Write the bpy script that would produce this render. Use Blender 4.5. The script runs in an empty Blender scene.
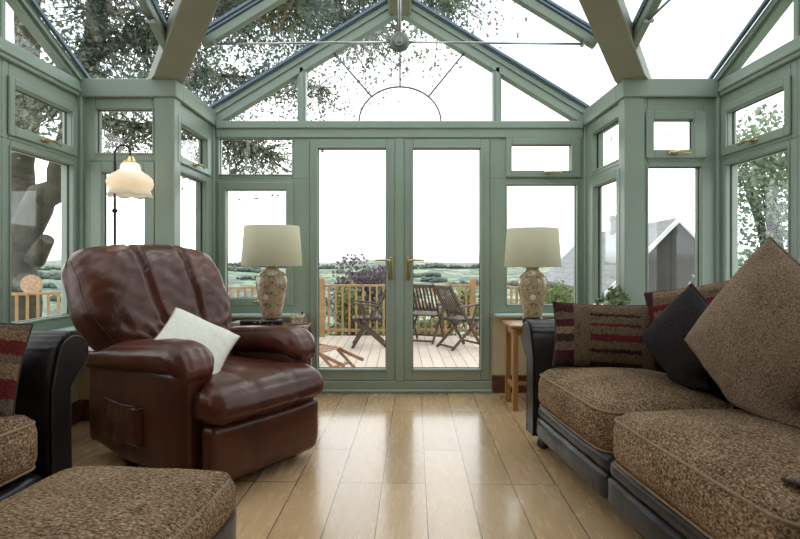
import bpy, bmesh, math, random
from mathutils import Vector, Matrix, noise
C = bpy.context.scene.collection
PI = math.pi
rnd = random.Random(7)

# ------------------------------------------------------------------ helpers
def V(*a): return Vector(a)

def finish(name, bm, mat, parent=None, smooth=False, sharp=None, mw=None):
    bmesh.ops.recalc_face_normals(bm, faces=bm.faces[:])
    me = bpy.data.meshes.new(name)
    bm.to_mesh(me); bm.free()
    mats = mat if isinstance(mat, (list, tuple)) else [mat]
    for m in mats: me.materials.append(m)
    if smooth:
        me.polygons.foreach_set('use_smooth', [True] * len(me.polygons))
        if sharp: me.set_sharp_from_angle(angle=math.radians(sharp))
    o = bpy.data.objects.new(name, me); C.objects.link(o)
    if mw is not None: o.matrix_world = mw
    if parent is not None: o.parent = parent
    return o

def meta(o, label=None, cat=None, group=None, kind=None):
    if label: o['label'] = label
    if cat: o['category'] = cat
    if group: o['group'] = group
    if kind: o['kind'] = kind
    return o

def empty(name, loc=(0, 0, 0), rz=0, label=None, cat=None, group=None, kind=None):
    o = bpy.data.objects.new(name, None); C.objects.link(o)
    o.empty_display_size = .1
    o.location = loc; o.rotation_euler = (0, 0, rz)
    return meta(o, label, cat, group, kind)

def box(bm, x0, x1, y0, y1, z0, z1, bev=0.0, M=None, seg=1):
    r = bmesh.ops.create_cube(bm, size=1)
    vs = r['verts']
    for v in vs:
        v.co = Vector(((x0 + x1) / 2 + v.co.x * (x1 - x0), (y0 + y1) / 2 + v.co.y * (y1 - y0), (z0 + z1) / 2 + v.co.z * (z1 - z0)))
    if bev > 0:
        es = list({e for v in vs for e in v.link_edges})
        rr = bmesh.ops.bevel(bm, geom=es, offset=bev, segments=seg, affect='EDGES', profile=.5)
        vs = [v for v in {v for f in rr['faces'] for v in f.verts} | set(v for v in vs if v.is_valid)]
    if M is not None:
        for v in vs: v.co = M @ v.co
    return vs

def prism(bm, poly, z0, z1, M=None):
    """poly: list of (a,b); extruded along third axis"""
    lo = [bm.verts.new((a, b, z0)) for a, b in poly]
    hi = [bm.verts.new((a, b, z1)) for a, b in poly]
    bm.faces.new(lo); bm.faces.new(hi)
    n = len(poly)
    for i in range(n):
        bm.faces.new((lo[i], lo[(i + 1) % n], hi[(i + 1) % n], hi[i]))
    if M is not None:
        for v in lo + hi: v.co = M @ v.co
    return lo + hi

def tube(bm, pts, rad, n=10, closed=False, cap=True):
    pts = [Vector(p) for p in pts]
    m = len(pts)
    rads = rad if isinstance(rad, (list, tuple)) else [rad] * m
    rings = []
    ref = None
    for i, p in enumerate(pts):
        if closed: t = pts[(i + 1) % m] - pts[i - 1]
        else: t = pts[min(i + 1, m - 1)] - pts[max(i - 1, 0)]
        t.normalize()
        if ref is None:
            ref = Vector((0, 0, 1)) if abs(t.z) < .9 else Vector((1, 0, 0))
        a = t.cross(ref)
        if a.length < 1e-5: a = t.cross(Vector((.3, 1, .2)))
        a.normalize(); b = a.cross(t).normalized(); ref = b
        rings.append([bm.verts.new(p + (a * math.cos(2 * PI * k / n) + b * math.sin(2 * PI * k / n)) * rads[i]) for k in range(n)])
    rng = range(m) if closed else range(m - 1)
    for i in rng:
        A, B = rings[i], rings[(i + 1) % m]
        for k in range(n):
            bm.faces.new((A[k], A[(k + 1) % n], B[(k + 1) % n], B[k]))
    if cap and not closed:
        bm.faces.new(rings[0]); bm.faces.new(rings[-1])

def lathe(bm, prof, n=28, c=(0, 0, 0)):
    rings = []
    for r, z in prof:
        r = max(r, 1e-4)
        rings.append([bm.verts.new((c[0] + r * math.cos(2 * PI * k / n), c[1] + r * math.sin(2 * PI * k / n), c[2] + z)) for k in range(n)])
    for A, B in zip(rings, rings[1:]):
        for k in range(n):
            bm.faces.new((A[k], A[(k + 1) % n], B[(k + 1) % n], B[k]))
    bmesh.ops.remove_doubles(bm, verts=rings[0] + rings[-1], dist=3e-4)

def beam(bm, a, b, w, h, up=(0, 0, 1), bev=0.004):
    """rectangular bar from a to b: width w (sideways), height h (along up)"""
    a = Vector(a); b = Vector(b); t = (b - a); L = t.length; t.normalize()
    s = t.cross(Vector(up)).normalized(); u = s.cross(t).normalized()
    M = Matrix(((s.x, t.x, u.x, a.x), (s.y, t.y, u.y, a.y), (s.z, t.z, u.z, a.z), (0, 0, 0, 1)))
    box(bm, -w / 2, w / 2, 0, L, -h / 2, h / 2, bev, M)

def puffbm(w, d, h, r, bulge=(0, 0, 0), n=18, amp=0.0, freq=6, seed=0, deform=None, nz=None):
    """soft upholstered block centred at origin (x width, y depth, z height)"""
    bm = bmesh.new()
    N = n
    vmap = {}
    def vert(p):
        k = tuple(round(c, 5) for c in p)
        if k not in vmap: vmap[k] = bm.verts.new(p)
        return vmap[k]
    def remap(t, L):                      # finer rows near the rounded edges
        return math.copysign(abs(t) ** .8, t)
    for ax in range(3):
        for sg in (-1, 1):
            for i in range(N):
                for j in range(N):
                    q = []
                    for (di, dj) in ((0, 0), (1, 0), (1, 1), (0, 1)):
                        a = remap(-1 + 2 * (i + di) / N, 0); b = remap(-1 + 2 * (j + dj) / N, 0)
                        p = [0, 0, 0]; p[ax] = sg; p[(ax + 1) % 3] = a; p[(ax + 2) % 3] = b
                        q.append(vert(p))
                    bm.faces.new(q)
    H = (w / 2, d / 2, h / 2)
    rr = min(r, *[x * .999 for x in H])
    off = Vector((seed * 3.1, seed * 1.7, seed * .9))
    for v in bm.verts:
        s = v.co.copy()
        p = Vector([s[i] * H[i] for i in range(3)])
        inn = Vector([max(-(H[i] - rr), min(H[i] - rr, p[i])) for i in range(3)])
        dlt = p - inn
        nrm = dlt.normalized() if dlt.length > 1e-9 else Vector((0, 0, 1))
        # blend so that the flat parts stay put
        q = inn + nrm * rr if dlt.length > 1e-9 else p
        for i in range(3):
            u = s[(i + 1) % 3]; t = s[(i + 2) % 3]
            q[i] += bulge[i] * s[i] * (1 - u * u) * (1 - t * t)
        if amp:
            q += nrm * amp * noise.noise(q * freq + off) + nrm * amp * .5 * noise.noise(q * freq * 2.7 + off)
        v.co = deform(q, s) if deform else q
    return bm

def perim(w, d, r, n=8):
    pts = []
    for cx, cy, a0 in ((w / 2 - r, d / 2 - r, 0), (-w / 2 + r, d / 2 - r, PI / 2), (-w / 2 + r, -d / 2 + r, PI), (w / 2 - r, -d / 2 + r, 1.5 * PI)):
        for k in range(n + 1):
            a = a0 + PI / 2 * k / n
            pts.append((cx + r * math.cos(a), cy + r * math.sin(a)))
    out = []
    for i, p in enumerate(pts):
        q = pts[(i + 1) % len(pts)]
        out.append(p)
        dd = math.hypot(q[0] - p[0], q[1] - p[1])
        m = int(dd / .05)
        for k in range(1, m): out.append((p[0] + (q[0] - p[0]) * k / m, p[1] + (q[1] - p[1]) * k / m))
    return out

def orient(center, n, roll):
    n = Vector(n).normalized()
    rt = Vector((0, 0, 1)).cross(n).normalized(); up = n.cross(rt).normalized()
    c, s = math.cos(roll), math.sin(roll)
    x = rt * c + up * s; y = -rt * s + up * c
    return Matrix(((x.x, y.x, n.x, center[0]), (x.y, y.y, n.y, center[1]), (x.z, y.z, n.z, center[2]), (0, 0, 0, 1)))

def pillow(name, w, h, t, mat, pmat, center, n, roll, label, group=None, pinch=.10, seed=1, piping=True, amp=.006, expo=.43, cat='cushion', fz=None):
    N = 26
    bm = bmesh.new(); top = {}; bot = {}
    off = Vector((seed * 5.3, seed, 0))
    for i in range(N + 1):
        for j in range(N + 1):
            u = math.sin((-1 + 2 * i / N) * PI / 2) * .65 + (-1 + 2 * i / N) * .35
            v = math.sin((-1 + 2 * j / N) * PI / 2) * .65 + (-1 + 2 * j / N) * .35
            x = w / 2 * u * (1 - pinch * (1 - v * v) * u * u); y = h / 2 * v * (1 - pinch * (1 - u * u) * v * v)
            th = t / 2 * (max(0, 1 - u * u) * max(0, 1 - v * v)) ** expo
            nn = noise.noise(Vector((x, y, 0)) * 9 + off) * amp + noise.noise(Vector((x * 3 + y * 5, y * 4, 2)) * 4 + off) * amp * .6
            e = i in (0, N) or j in (0, N)
            a = bm.verts.new((x, y, th + (0 if e else nn)))
            top[i, j] = a
            bot[i, j] = a if e else bm.verts.new((x, y, -th + nn * .5))
    for i in range(N):
        for j in range(N):
            bm.faces.new((top[i, j], top[i + 1, j], top[i + 1, j + 1], top[i, j + 1]))
            q = (bot[i, j], bot[i, j + 1], bot[i + 1, j + 1], bot[i + 1, j])
            if len(set(q)) == 4: 
                try: bm.faces.new(q)
                except ValueError: pass
    bp = [top[i, 0].co.copy() for i in range(N)] + [top[N, j].co.copy() for j in range(N)] + [top[N - i, N].co.copy() for i in range(N)] + [top[0, N - j].co.copy() for j in range(N)]
    root = empty(name, label=label, cat=cat, group=group)
    MW = orient(center, n, roll)
    root.matrix_world = MW
    if fz is not None:                      # the cushion settles on the seat
        MI = MW.inverted(); kk = .07; cen = Vector(center)
        rtv = Vector((0, 0, 1)).cross(Vector(n)).normalized(); hb = min((MW @ v.co).z for v in bm.verts) - fz
        def settle(p):
            q = MW @ p; hgt = q.z - fz
            if hgt < kk:
                q.z = fz + kk * math.exp((hgt - kk) / kk)
                dd = (q - cen).dot(rtv)
                q += rtv * dd * (min(2.2, (kk - hb) / max(hgt - hb, .02)) - 1)
            return MI @ q
        for v in bm.verts: v.co = settle(v.co)
        bp = [settle(p) for p in bp]
    finish('cushion_cover', bm, mat, root, smooth=True)
    if piping:
        b2 = bmesh.new(); tube(b2, bp, .0045, 6, closed=True)
        finish('piping', b2, pmat, root, smooth=True)
    return root

# ------------------------------------------------------------------ materials
def newmat(name):
    m = bpy.data.materials.new(name); m.use_nodes = True
    nt = m.node_tree; p = nt.nodes['Principled BSDF']
    return m, nt, p

def N_(nt, t, **kw):
    n = nt.nodes.new(t)
    for k, v in kw.items():
        if k in n.inputs: n.inputs[k].default_value = v
        else: setattr(n, k, v)
    return n

def ramp(nt, src, stops, const=False):
    r = nt.nodes.new('ShaderNodeValToRGB')
    if const: r.color_ramp.interpolation = 'CONSTANT'
    el = r.color_ramp.elements
    while len(el) < len(stops): el.new(.5)
    for e, (p, c) in zip(el, stops):
        e.position = p; e.color = (*c, 1)
    nt.links.new(src, r.inputs[0])
    return r.outputs[0]

def simple(name, col, rough=.5, metal=0, var=.12, scale=8, bump=0, bscale=60, spec=.5, coat=0, coord='Object', stretch=None):
    m, nt, p = newmat(name)
    tc = N_(nt, 'ShaderNodeTexCoord'); src = tc.outputs[coord]
    if stretch:
        mp = N_(nt, 'ShaderNodeMapping'); mp.inputs['Scale'].default_value = stretch
        nt.links.new(src, mp.inputs[0]); src = mp.outputs[0]
    no = N_(nt, 'ShaderNodeTexNoise', Scale=scale, Detail=4.0); nt.links.new(src, no.inputs['Vector'])
    c0 = tuple(max(0, c * (1 - var)) for c in col); c1 = tuple(min(1, c * (1 + var)) for c in col)
    nt.links.new(ramp(nt, no.outputs[0], [(.3, c0), (.7, c1)]), p.inputs['Base Color'])
    p.inputs['Roughness'].default_value = rough; p.inputs['Metallic'].default_value = metal
    p.inputs['Specular IOR Level'].default_value = spec
    if coat: p.inputs['Coat Weight'].default_value = coat; p.inputs['Coat Roughness'].default_value = .15
    if bump:
        n2 = N_(nt, 'ShaderNodeTexNoise', Scale=bscale, Detail=3.0); nt.links.new(src, n2.inputs['Vector'])
        b = N_(nt, 'ShaderNodeBump', Strength=bump, Distance=.01)
        nt.links.new(n2.outputs[0], b.inputs['Height']); nt.links.new(b.outputs[0], p.inputs['Normal'])
    return m

def leather(name, dark, light, rough=.36):
    m, nt, p = newmat(name)
    tc = N_(nt, 'ShaderNodeTexCoord')
    n1 = N_(nt, 'ShaderNodeTexNoise', Scale=3.5, Detail=5.0); nt.links.new(tc.outputs['Object'], n1.inputs['Vector'])
    nt.links.new(ramp(nt, n1.outputs[0], [(.35, dark), (.7, light)]), p.inputs['Base Color'])
    p.inputs['Roughness'].default_value = rough; p.inputs['Specular IOR Level'].default_value = .38
    vo = N_(nt, 'ShaderNodeTexVoronoi', Scale=260.0); nt.links.new(tc.outputs['Object'], vo.inputs['Vector'])
    n2 = N_(nt, 'ShaderNodeTexNoise', Scale=9.0, Detail=3.0, Distortion=1.2); nt.links.new(tc.outputs['Object'], n2.inputs['Vector'])
    b1 = N_(nt, 'ShaderNodeBump', Strength=.12, Distance=.002); nt.links.new(vo.outputs[0], b1.inputs['Height'])
    b2 = N_(nt, 'ShaderNodeBump', Strength=.22, Distance=.015); nt.links.new(n2.outputs[0], b2.inputs['Height'])
    nt.links.new(b1.outputs[0], b2.inputs['Normal']); nt.links.new(b2.outputs[0], p.inputs['Normal'])
    return m

def fabric(name, stops, scale=170, bump=.7, sx=(1, 1, 1)):
    m, nt, p = newmat(name)
    tc = N_(nt, 'ShaderNodeTexCoord')
    mp = N_(nt, 'ShaderNodeMapping'); mp.inputs['Scale'].default_value = sx
    nt.links.new(tc.outputs['Object'], mp.inputs[0])
    n1 = N_(nt, 'ShaderNodeTexNoise', Scale=scale, Detail=2.0, Distortion=.6); nt.links.new(mp.outputs[0], n1.inputs['Vector'])
    n0 = N_(nt, 'ShaderNodeTexNoise', Scale=5.0, Detail=2.0); nt.links.new(tc.outputs['Object'], n0.inputs['Vector'])
    ad = N_(nt, 'ShaderNodeMath', operation='MULTIPLY_ADD'); ad.inputs[1].default_value = .22
    nt.links.new(n0.outputs[0], ad.inputs[0]); nt.links.new(n1.outputs[0], ad.inputs[2])
    sb = N_(nt, 'ShaderNodeMath', operation='SUBTRACT'); sb.inputs[1].default_value = .11
    nt.links.new(ad.outputs[0], sb.inputs[0])
    nt.links.new(ramp(nt, sb.outputs[0], stops), p.inputs['Base Color'])
    p.inputs['Roughness'].default_value = .9; p.inputs['Specular IOR Level'].default_value = .2
    b = N_(nt, 'ShaderNodeBump', Strength=bump, Distance=.006)
    nt.links.new(n1.outputs[0], b.inputs['Height']); nt.links.new(b.outputs[0], p.inputs['Normal'])
    return m

def patchwork(name, hx, hy, colstops, midstops, xsplit, panel=None):
    """woven cushion: a column of patches on one side, horizontal bands on the rest (pattern is in the cloth)"""
    m, nt, p = newmat(name)
    tc = N_(nt, 'ShaderNodeTexCoord'); sp = N_(nt, 'ShaderNodeSeparateXYZ'); nt.links.new(tc.outputs['Object'], sp.inputs[0])
    def norm(sock, h):
        a = N_(nt, 'ShaderNodeMath', operation='MULTIPLY_ADD'); a.inputs[1].default_value = 1 / (2 * h); a.inputs[2].default_value = .5
        nt.links.new(sock, a.inputs[0]); return a.outputs[0]
    nz = N_(nt, 'ShaderNodeTexNoise', Scale=55.0); nt.links.new(tc.outputs['Object'], nz.inputs['Vector'])
    X = norm(sp.outputs[0], hx); Y0 = norm(sp.outputs[1], hy)
    jy = N_(nt, 'ShaderNodeMath', operation='MULTIPLY_ADD'); jy.inputs[1].default_value = .07; nt.links.new(nz.outputs[0], jy.inputs[0]); nt.links.new(Y0, jy.inputs[2])
    Y = jy.outputs[0]
    A = ramp(nt, Y, colstops, True); B = ramp(nt, Y, midstops, True)
    lt = N_(nt, 'ShaderNodeMath', operation='LESS_THAN'); lt.inputs[1].default_value = xsplit; nt.links.new(X, lt.inputs[0])
    mx = N_(nt, 'ShaderNodeMix', data_type='RGBA'); nt.links.new(lt.outputs[0], mx.inputs[0]); nt.links.new(B, mx.inputs[6]); nt.links.new(A, mx.inputs[7])
    if panel:
        g1 = N_(nt, 'ShaderNodeMath', operation='COMPARE'); g1.inputs[1].default_value = (panel[0] + panel[1]) / 2; g1.inputs[2].default_value = (panel[1] - panel[0]) / 2
        nt.links.new(X, g1.inputs[0])
        m3 = N_(nt, 'ShaderNodeMix', data_type='RGBA'); m3.inputs[6].default_value = (*panel[2], 1)
        nt.links.new(g1.outputs[0], m3.inputs[0]); nt.links.new(B, m3.inputs[7]); nt.links.new(m3.outputs[2], mx.inputs[6])
    wv = N_(nt, 'ShaderNodeTexVoronoi', Scale=95.0); nt.links.new(tc.outputs['Object'], wv.inputs['Vector'])
    sh = ramp(nt, wv.outputs[0], [(0.0, (.30, .28, .25)), (.30, (1.3, 1.2, 1.1)), (.7, (.6, .55, .5))])
    ml = N_(nt, 'ShaderNodeMix', data_type='RGBA', blend_type='MULTIPLY'); ml.inputs[0].default_value = .85
    nt.links.new(mx.outputs[2], ml.inputs[6]); nt.links.new(sh, ml.inputs[7])
    nt.links.new(ml.outputs[2], p.inputs['Base Color'])
    p.inputs['Roughness'].default_value = .9; p.inputs['Specular IOR Level'].default_value = .2
    b = N_(nt, 'ShaderNodeBump', Strength=.5, Distance=.004); nt.links.new(wv.outputs[0], b.inputs['Height']); nt.links.new(b.outputs[0], p.inputs['Normal'])
    return m

def glass(name, tint=(1, 1, 1), gloss=1.0, rough=0.0):
    m = bpy.data.materials.new(name); m.use_nodes = True; nt = m.node_tree; nt.nodes.clear()
    out = N_(nt, 'ShaderNodeOutputMaterial'); tr = N_(nt, 'ShaderNodeBsdfTransparent'); gl = N_(nt, 'ShaderNodeBsdfGlossy')
    tr.inputs[0].default_value = (*tint, 1); gl.inputs['Roughness'].default_value = rough; gl.inputs[0].default_value = (gloss,) * 3 + (1,)
    lw = N_(nt, 'ShaderNodeLayerWeight'); lw.inputs[0].default_value = .5
    pw = N_(nt, 'ShaderNodeMath', operation='POWER'); pw.inputs[1].default_value = 5; nt.links.new(lw.outputs['Facing'], pw.inputs[0])
    fr = N_(nt, 'ShaderNodeMath', operation='MULTIPLY_ADD'); fr.inputs[1].default_value = .95; fr.inputs[2].default_value = .045; nt.links.new(pw.outputs[0], fr.inputs[0])
    mx = N_(nt, 'ShaderNodeMixShader')
    nt.links.new(fr.outputs[0], mx.inputs[0]); nt.links.new(tr.outputs[0], mx.inputs[1]); nt.links.new(gl.outputs[0], mx.inputs[2])
    nt.links.new(mx.outputs[0], out.inputs[0])
    return m

def planks(name, w, l, cols, mortar, rough, rz=0, gap=.004, offs=(0, 0), bump=.3, coat=0):
    m, nt, p = newmat(name)
    tc = N_(nt, 'ShaderNodeTexCoord'); mp = N_(nt, 'ShaderNodeMapping')
    mp.inputs['Rotation'].default_value = (0, 0, PI / 2 + rz); mp.inputs['Location'].default_value = (*offs, 0)
    nt.links.new(tc.outputs['Object'], mp.inputs[0])
    def brick(c1, c2, mo):
        br = N_(nt, 'ShaderNodeTexBrick'); br.offset = .37; br.offset_frequency = 3; br.squash = 1
        br.inputs['Color1'].default_value = (*c1, 1); br.inputs['Color2'].default_value = (*c2, 1); br.inputs['Mortar'].default_value = (*mo, 1)
        br.inputs['Scale'].default_value = 1; br.inputs['Mortar Size'].default_value = gap / 2; br.inputs['Mortar Smooth'].default_value = .1
        br.inputs['Brick Width'].default_value = l; br.inputs['Row Height'].default_value = w; br.inputs['Bias'].default_value = 0
        nt.links.new(mp.outputs[0], br.inputs['Vector']); return br
    br = brick(cols[0], cols[1], mortar)
    gm = N_(nt, 'ShaderNodeMapping'); gm.inputs['Scale'].default_value = (1.6, 9, 1); nt.links.new(mp.outputs[0], gm.inputs[0])
    # shift the grain per board
    bc = brick((0, 0, 0), (1, 1, 1), (.5, .5, .5))
    vm = N_(nt, 'ShaderNodeVectorMath', operation='MULTIPLY_ADD'); vm.inputs[1].default_value = (7, 5, 3)
    nt.links.new(bc.outputs[0], vm.inputs[0]); nt.links.new(gm.outputs[0], vm.inputs[2])
    gr = N_(nt, 'ShaderNodeTexNoise', Scale=3.2, Detail=7.0, Roughness=.65, Distortion=.5); nt.links.new(vm.outputs[0], gr.inputs['Vector'])
    g = ramp(nt, gr.outputs[0], [(.2, (.68, .64, .58)), (.5, (.96, .96, .95)), (.8, (1.1, 1.08, 1.05))])
    ml = N_(nt, 'ShaderNodeMix', data_type='RGBA', blend_type='MULTIPLY'); ml.inputs[0].default_value = .6
    nt.links.new(br.outputs[0], ml.inputs[6]); nt.links.new(g, ml.inputs[7]); nt.links.new(ml.outputs[2], p.inputs['Base Color'])
    rr = N_(nt, 'ShaderNodeMapRange'); rr.inputs[3].default_value = rough * .8; rr.inputs[4].default_value = rough * 1.25
    nt.links.new(gr.outputs[0], rr.inputs[0]); nt.links.new(rr.outputs[0], p.inputs['Roughness'])
    b1 = N_(nt, 'ShaderNodeBump', Strength=.08 * bump / .3, Distance=.004); nt.links.new(gr.outputs[0], b1.inputs['Height'])
    b2 = N_(nt, 'ShaderNodeBump', Strength=bump, Distance=.003, invert=True); nt.links.new(br.outputs[1], b2.inputs['Height']); nt.links.new(b1.outputs[0], b2.inputs['Normal'])
    nt.links.new(b2.outputs[0], p.inputs['Normal'])
    if coat: p.inputs['Coat Weight'].default_value = coat; p.inputs['Coat Roughness'].default_value = .12
    return m

def leafmat(name, stops, coord='Object', scale=9):
    m, nt, p = newmat(name)
    tc = N_(nt, 'ShaderNodeTexCoord'); no = N_(nt, 'ShaderNodeTexNoise', Scale=scale, Detail=2.0); nt.links.new(tc.outputs[coord], no.inputs['Vector'])
    c = ramp(nt, no.outputs[0], stops)
    nt.links.new(c, p.inputs['Base Color']); p.inputs['Roughness'].default_value = .55
    tl = N_(nt, 'ShaderNodeBsdfTranslucent'); nt.links.new(c, tl.inputs[0])
    mx = N_(nt, 'ShaderNodeMixShader'); mx.inputs[0].default_value = .35
    nt.links.new(p.outputs[0], mx.inputs[1]); nt.links.new(tl.outputs[0], mx.inputs[2])
    nt.links.new(mx.outputs[0], nt.nodes['Material Output'].inputs[0])
    return m

GREEN = simple('sage_green_paint', (.305, .372, .298), .38, var=.04, scale=3, bump=.03, bscale=40)
OLIVE = simple('sage_beam_paint_warm_lit', (.33, .325, .245), .5, var=.05, scale=3)  # same paint as the frames, warm reflected light put into its colour
BLUE = simple('blue_grey_glazing_strip', (.16, .225, .27), .35, var=.05)
RUBBER = simple('black_gasket', (.012, .013, .013), .5)
BRASS = simple('polished_brass', (.62, .46, .22), .25, 1, var=.1, scale=30)
STEEL = simple('brushed_steel', (.55, .56, .57), .28, 1, var=.06, scale=30)
WHITEPVC = simple('white_spacer', (.6, .62, .62), .4, var=.03)
CREAM = simple('cream_plaster', (.60, .54, .34), .8, var=.05, scale=6, bump=.08, bscale=80)
SKIRT = simple('dark_red_wood_skirting', (.13, .045, .022), .35, var=.3, scale=12, stretch=(1, 1, 8))
SILLM = simple('pale_sill_paint', (.50, .60, .55), .35, var=.03)
HOUSEW = simple('plain_plaster_house_wall', (.30, .27, .22), .85, var=.06, scale=4, bump=.08)
PANE = glass('clear_glass', (.97, .985, .98), .9)
ROOFG = glass('tinted_roof_glass', (.86, .895, .91), 1.0)
LEAD = simple('grey_lead_strip', (.18, .20, .20), .5, var=.05)
BROWN = leather('chestnut_leather', (.056, .016, .009), (.118, .034, .018), .31)
BLACKL = leather('dark_brown_black_leather', (.009, .007, .007), (.019, .015, .014), .30)
GREYL = leather('charcoal_leather', (.018, .015, .015), (.034, .029, .029), .34)
TWEED = fabric('brown_chenille', [(.30, (.045, .024, .012)), (.46, (.17, .103, .056)), (.60, (.33, .215, .125)), (.72, (.50, .36, .23))], 95, 1.0, (1, 1.9, 1.4))
TWEEDP = simple('tan_piping_cord', (.27, .185, .11), .85, var=.2, scale=80, bump=.3)
BEIGE = fabric('taupe_boucle', [(.32, (.09, .058, .036)), (.5, (.22, .148, .097)), (.7, (.33, .235, .16))], 170, .8)
DARKV = fabric('dark_plum_cloth', [(.3, (.012, .008, .009)), (.7, (.032, .022, .024))], 120, .3)
CREAMC = fabric('cream_cotton', [(.3, (.74, .71, .62)), (.7, (.82, .79, .70))], 60, .06)
CREAMP = simple('beige_cord', (.45, .36, .24), .85)
MAHOG = simple('mahogany_veneer', (.14, .035, .022), .22, var=.3, scale=6, coat=.4, stretch=(1, 8, 1))
OAK = simple('honey_oak', (.36, .17, .06), .38, var=.25, scale=7, stretch=(8, 8, 1))
DARKWOOD = simple('dark_stained_foot', (.045, .016, .010), .3, var=.2)
EBONY = simple('ebonised_stand', (.012, .010, .010), .3)
TEAK = simple('weathered_dark_teak', (.050, .028, .020), .6, var=.3, scale=20)
TEAKL = simple('tan_teak', (.26, .13, .065), .55, var=.3, scale=20)
FENCEM = simple('golden_larch_fence', (.33, .20, .085), .7, var=.22, scale=8)
SHADEM = newmat('parchment_lampshade')[0]
_p = SHADEM.node_tree.nodes['Principled BSDF']; _nt = SHADEM.node_tree
_n = N_(_nt, 'ShaderNodeTexNoise', Scale=140.0); _nt.links.new(ramp(_nt, _n.outputs[0], [(.3, (.78, .75, .56)), (.7, (.84, .81, .62))]), _p.inputs['Base Color'])
_p.inputs['Roughness'].default_value = .85
_tl = N_(_nt, 'ShaderNodeBsdfTranslucent'); _tl.inputs[0].default_value = (.75, .71, .52, 1)
_mx = N_(_nt, 'ShaderNodeMixShader'); _mx.inputs[0].default_value = .35
_nt.links.new(_p.outputs[0], _mx.inputs[1]); _nt.links.new(_tl.outputs[0], _mx.inputs[2]); _nt.links.new(_mx.outputs[0], _nt.nodes['Material Output'].inputs[0])

def ceramic():
    """beige glaze with scattered white blossoms and brown-green sprigs"""
    m, nt, p = newmat('floral_ceramic')
    tc = N_(nt, 'ShaderNodeTexCoord')
    vo = N_(nt, 'ShaderNodeTexVoronoi', Scale=13.0); nt.links.new(tc.outputs['Object'], vo.inputs['Vector'])
    n1 = N_(nt, 'ShaderNodeTexNoise', Scale=28.0, Detail=3.0, Distortion=1.5); nt.links.new(tc.outputs['Object'], n1.inputs['Vector'])
    base = ramp(nt, n1.outputs[0], [(.0, (.46, .35, .22)), (.535, (.50, .39, .25)), (.56, (.20, .11, .05)), (.60, (.16, .13, .05)), (.64, (.48, .37, .24)), (1, (.5, .4, .26))])
    fl = ramp(nt, vo.outputs[0], [(0, (.55, .42, .12)), (.07, (.55, .42, .12)), (.10, (.80, .77, .68)), (.30, (.80, .77, .68)), (.33, (0, 0, 0))])
    msk = ramp(nt, vo.outputs[0], [(0, (1, 1, 1)), (.30, (1, 1, 1)), (.33, (0, 0, 0))])
    sc = N_(nt, 'ShaderNodeSeparateColor'); nt.links.new(vo.outputs[1], sc.inputs[0])
    gt = N_(nt, 'ShaderNodeMath', operation='GREATER_THAN'); gt.inputs[1].default_value = .45; nt.links.new(sc.outputs[0], gt.inputs[0])
    mu = N_(nt, 'ShaderNodeMath', operation='MULTIPLY'); nt.links.new(msk, mu.inputs[0]); nt.links.new(gt.outputs[0], mu.inputs[1])
    mx = N_(nt, 'ShaderNodeMix', data_type='RGBA'); nt.links.new(mu.outputs[0], mx.inputs[0]); nt.links.new(base, mx.inputs[6]); nt.links.new(fl, mx.inputs[7])
    nt.links.new(mx.outputs[2], p.inputs['Base Color']); p.inputs['Roughness'].default_value = .15
    p.inputs['Coat Weight'].default_value = .4
    return m
CERAM = ceramic()

# ------------------------------------------------------------------ room constants
CH = 1.095                     # camera height
XN, XT = 1.55, 2.19            # half width of nave and of the wider part
YB, YC, YR = 4.426, 3.65, 1.593
ZE, SN, ST = 2.37, .61, .46    # eaves of the glass, slopes
ZR = ZE + SN * XN
YH = -.47                      # house wall behind
SILL = .66

def frame_M(ox, oy, ux, uy, nx, ny):
    """local (u, d outward, z) -> world"""
    return Matrix(((ux, nx, 0, ox), (uy, ny, 0, oy), (0, 0, 1, 0), (0, 0, 0, 1)))

wn = [0]
def handle(parent, M, u, z, d=-.012):
    bm = bmesh.new()
    box(bm, u - .03, u + .03, d - .010, d, z - .011, z + .011, .004, M)
    tube(bm, [M @ V(u, d - .01, z), M @ V(u, d - .035, z), M @ V(u + .03, d - .042, z + .002), M @ V(u + .10, d - .03, z - .003), M @ V(u + .115, d - .03, z - .004)], [.008, .008, .009, .007, .008], 8)
    tube(bm, [M @ V(u, d - .035, z), M @ V(u - .035, d - .036, z)], [.008, .006], 8)
    finish('window_handle', bm, BRASS, parent, smooth=True, sharp=40)

def rect_frame(bm, M, o, i, d0, d1, bev=.004):
    u0, u1, z0, z1 = o; a0, a1, b0, b1 = i
    if a0 - u0 > 1e-4: box(bm, u0, a0, d0, d1, z0, z1, bev, M)
    if u1 - a1 > 1e-4: box(bm, a1, u1, d0, d1, z0, z1, bev, M)
    if z1 - b1 > 1e-4: box(bm, a0, a1, d0, d1, b1, z1, bev, M)
    if b0 - z0 > 1e-4: box(bm, a0, a1, d0, d1, z0, b0, bev, M)

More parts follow.
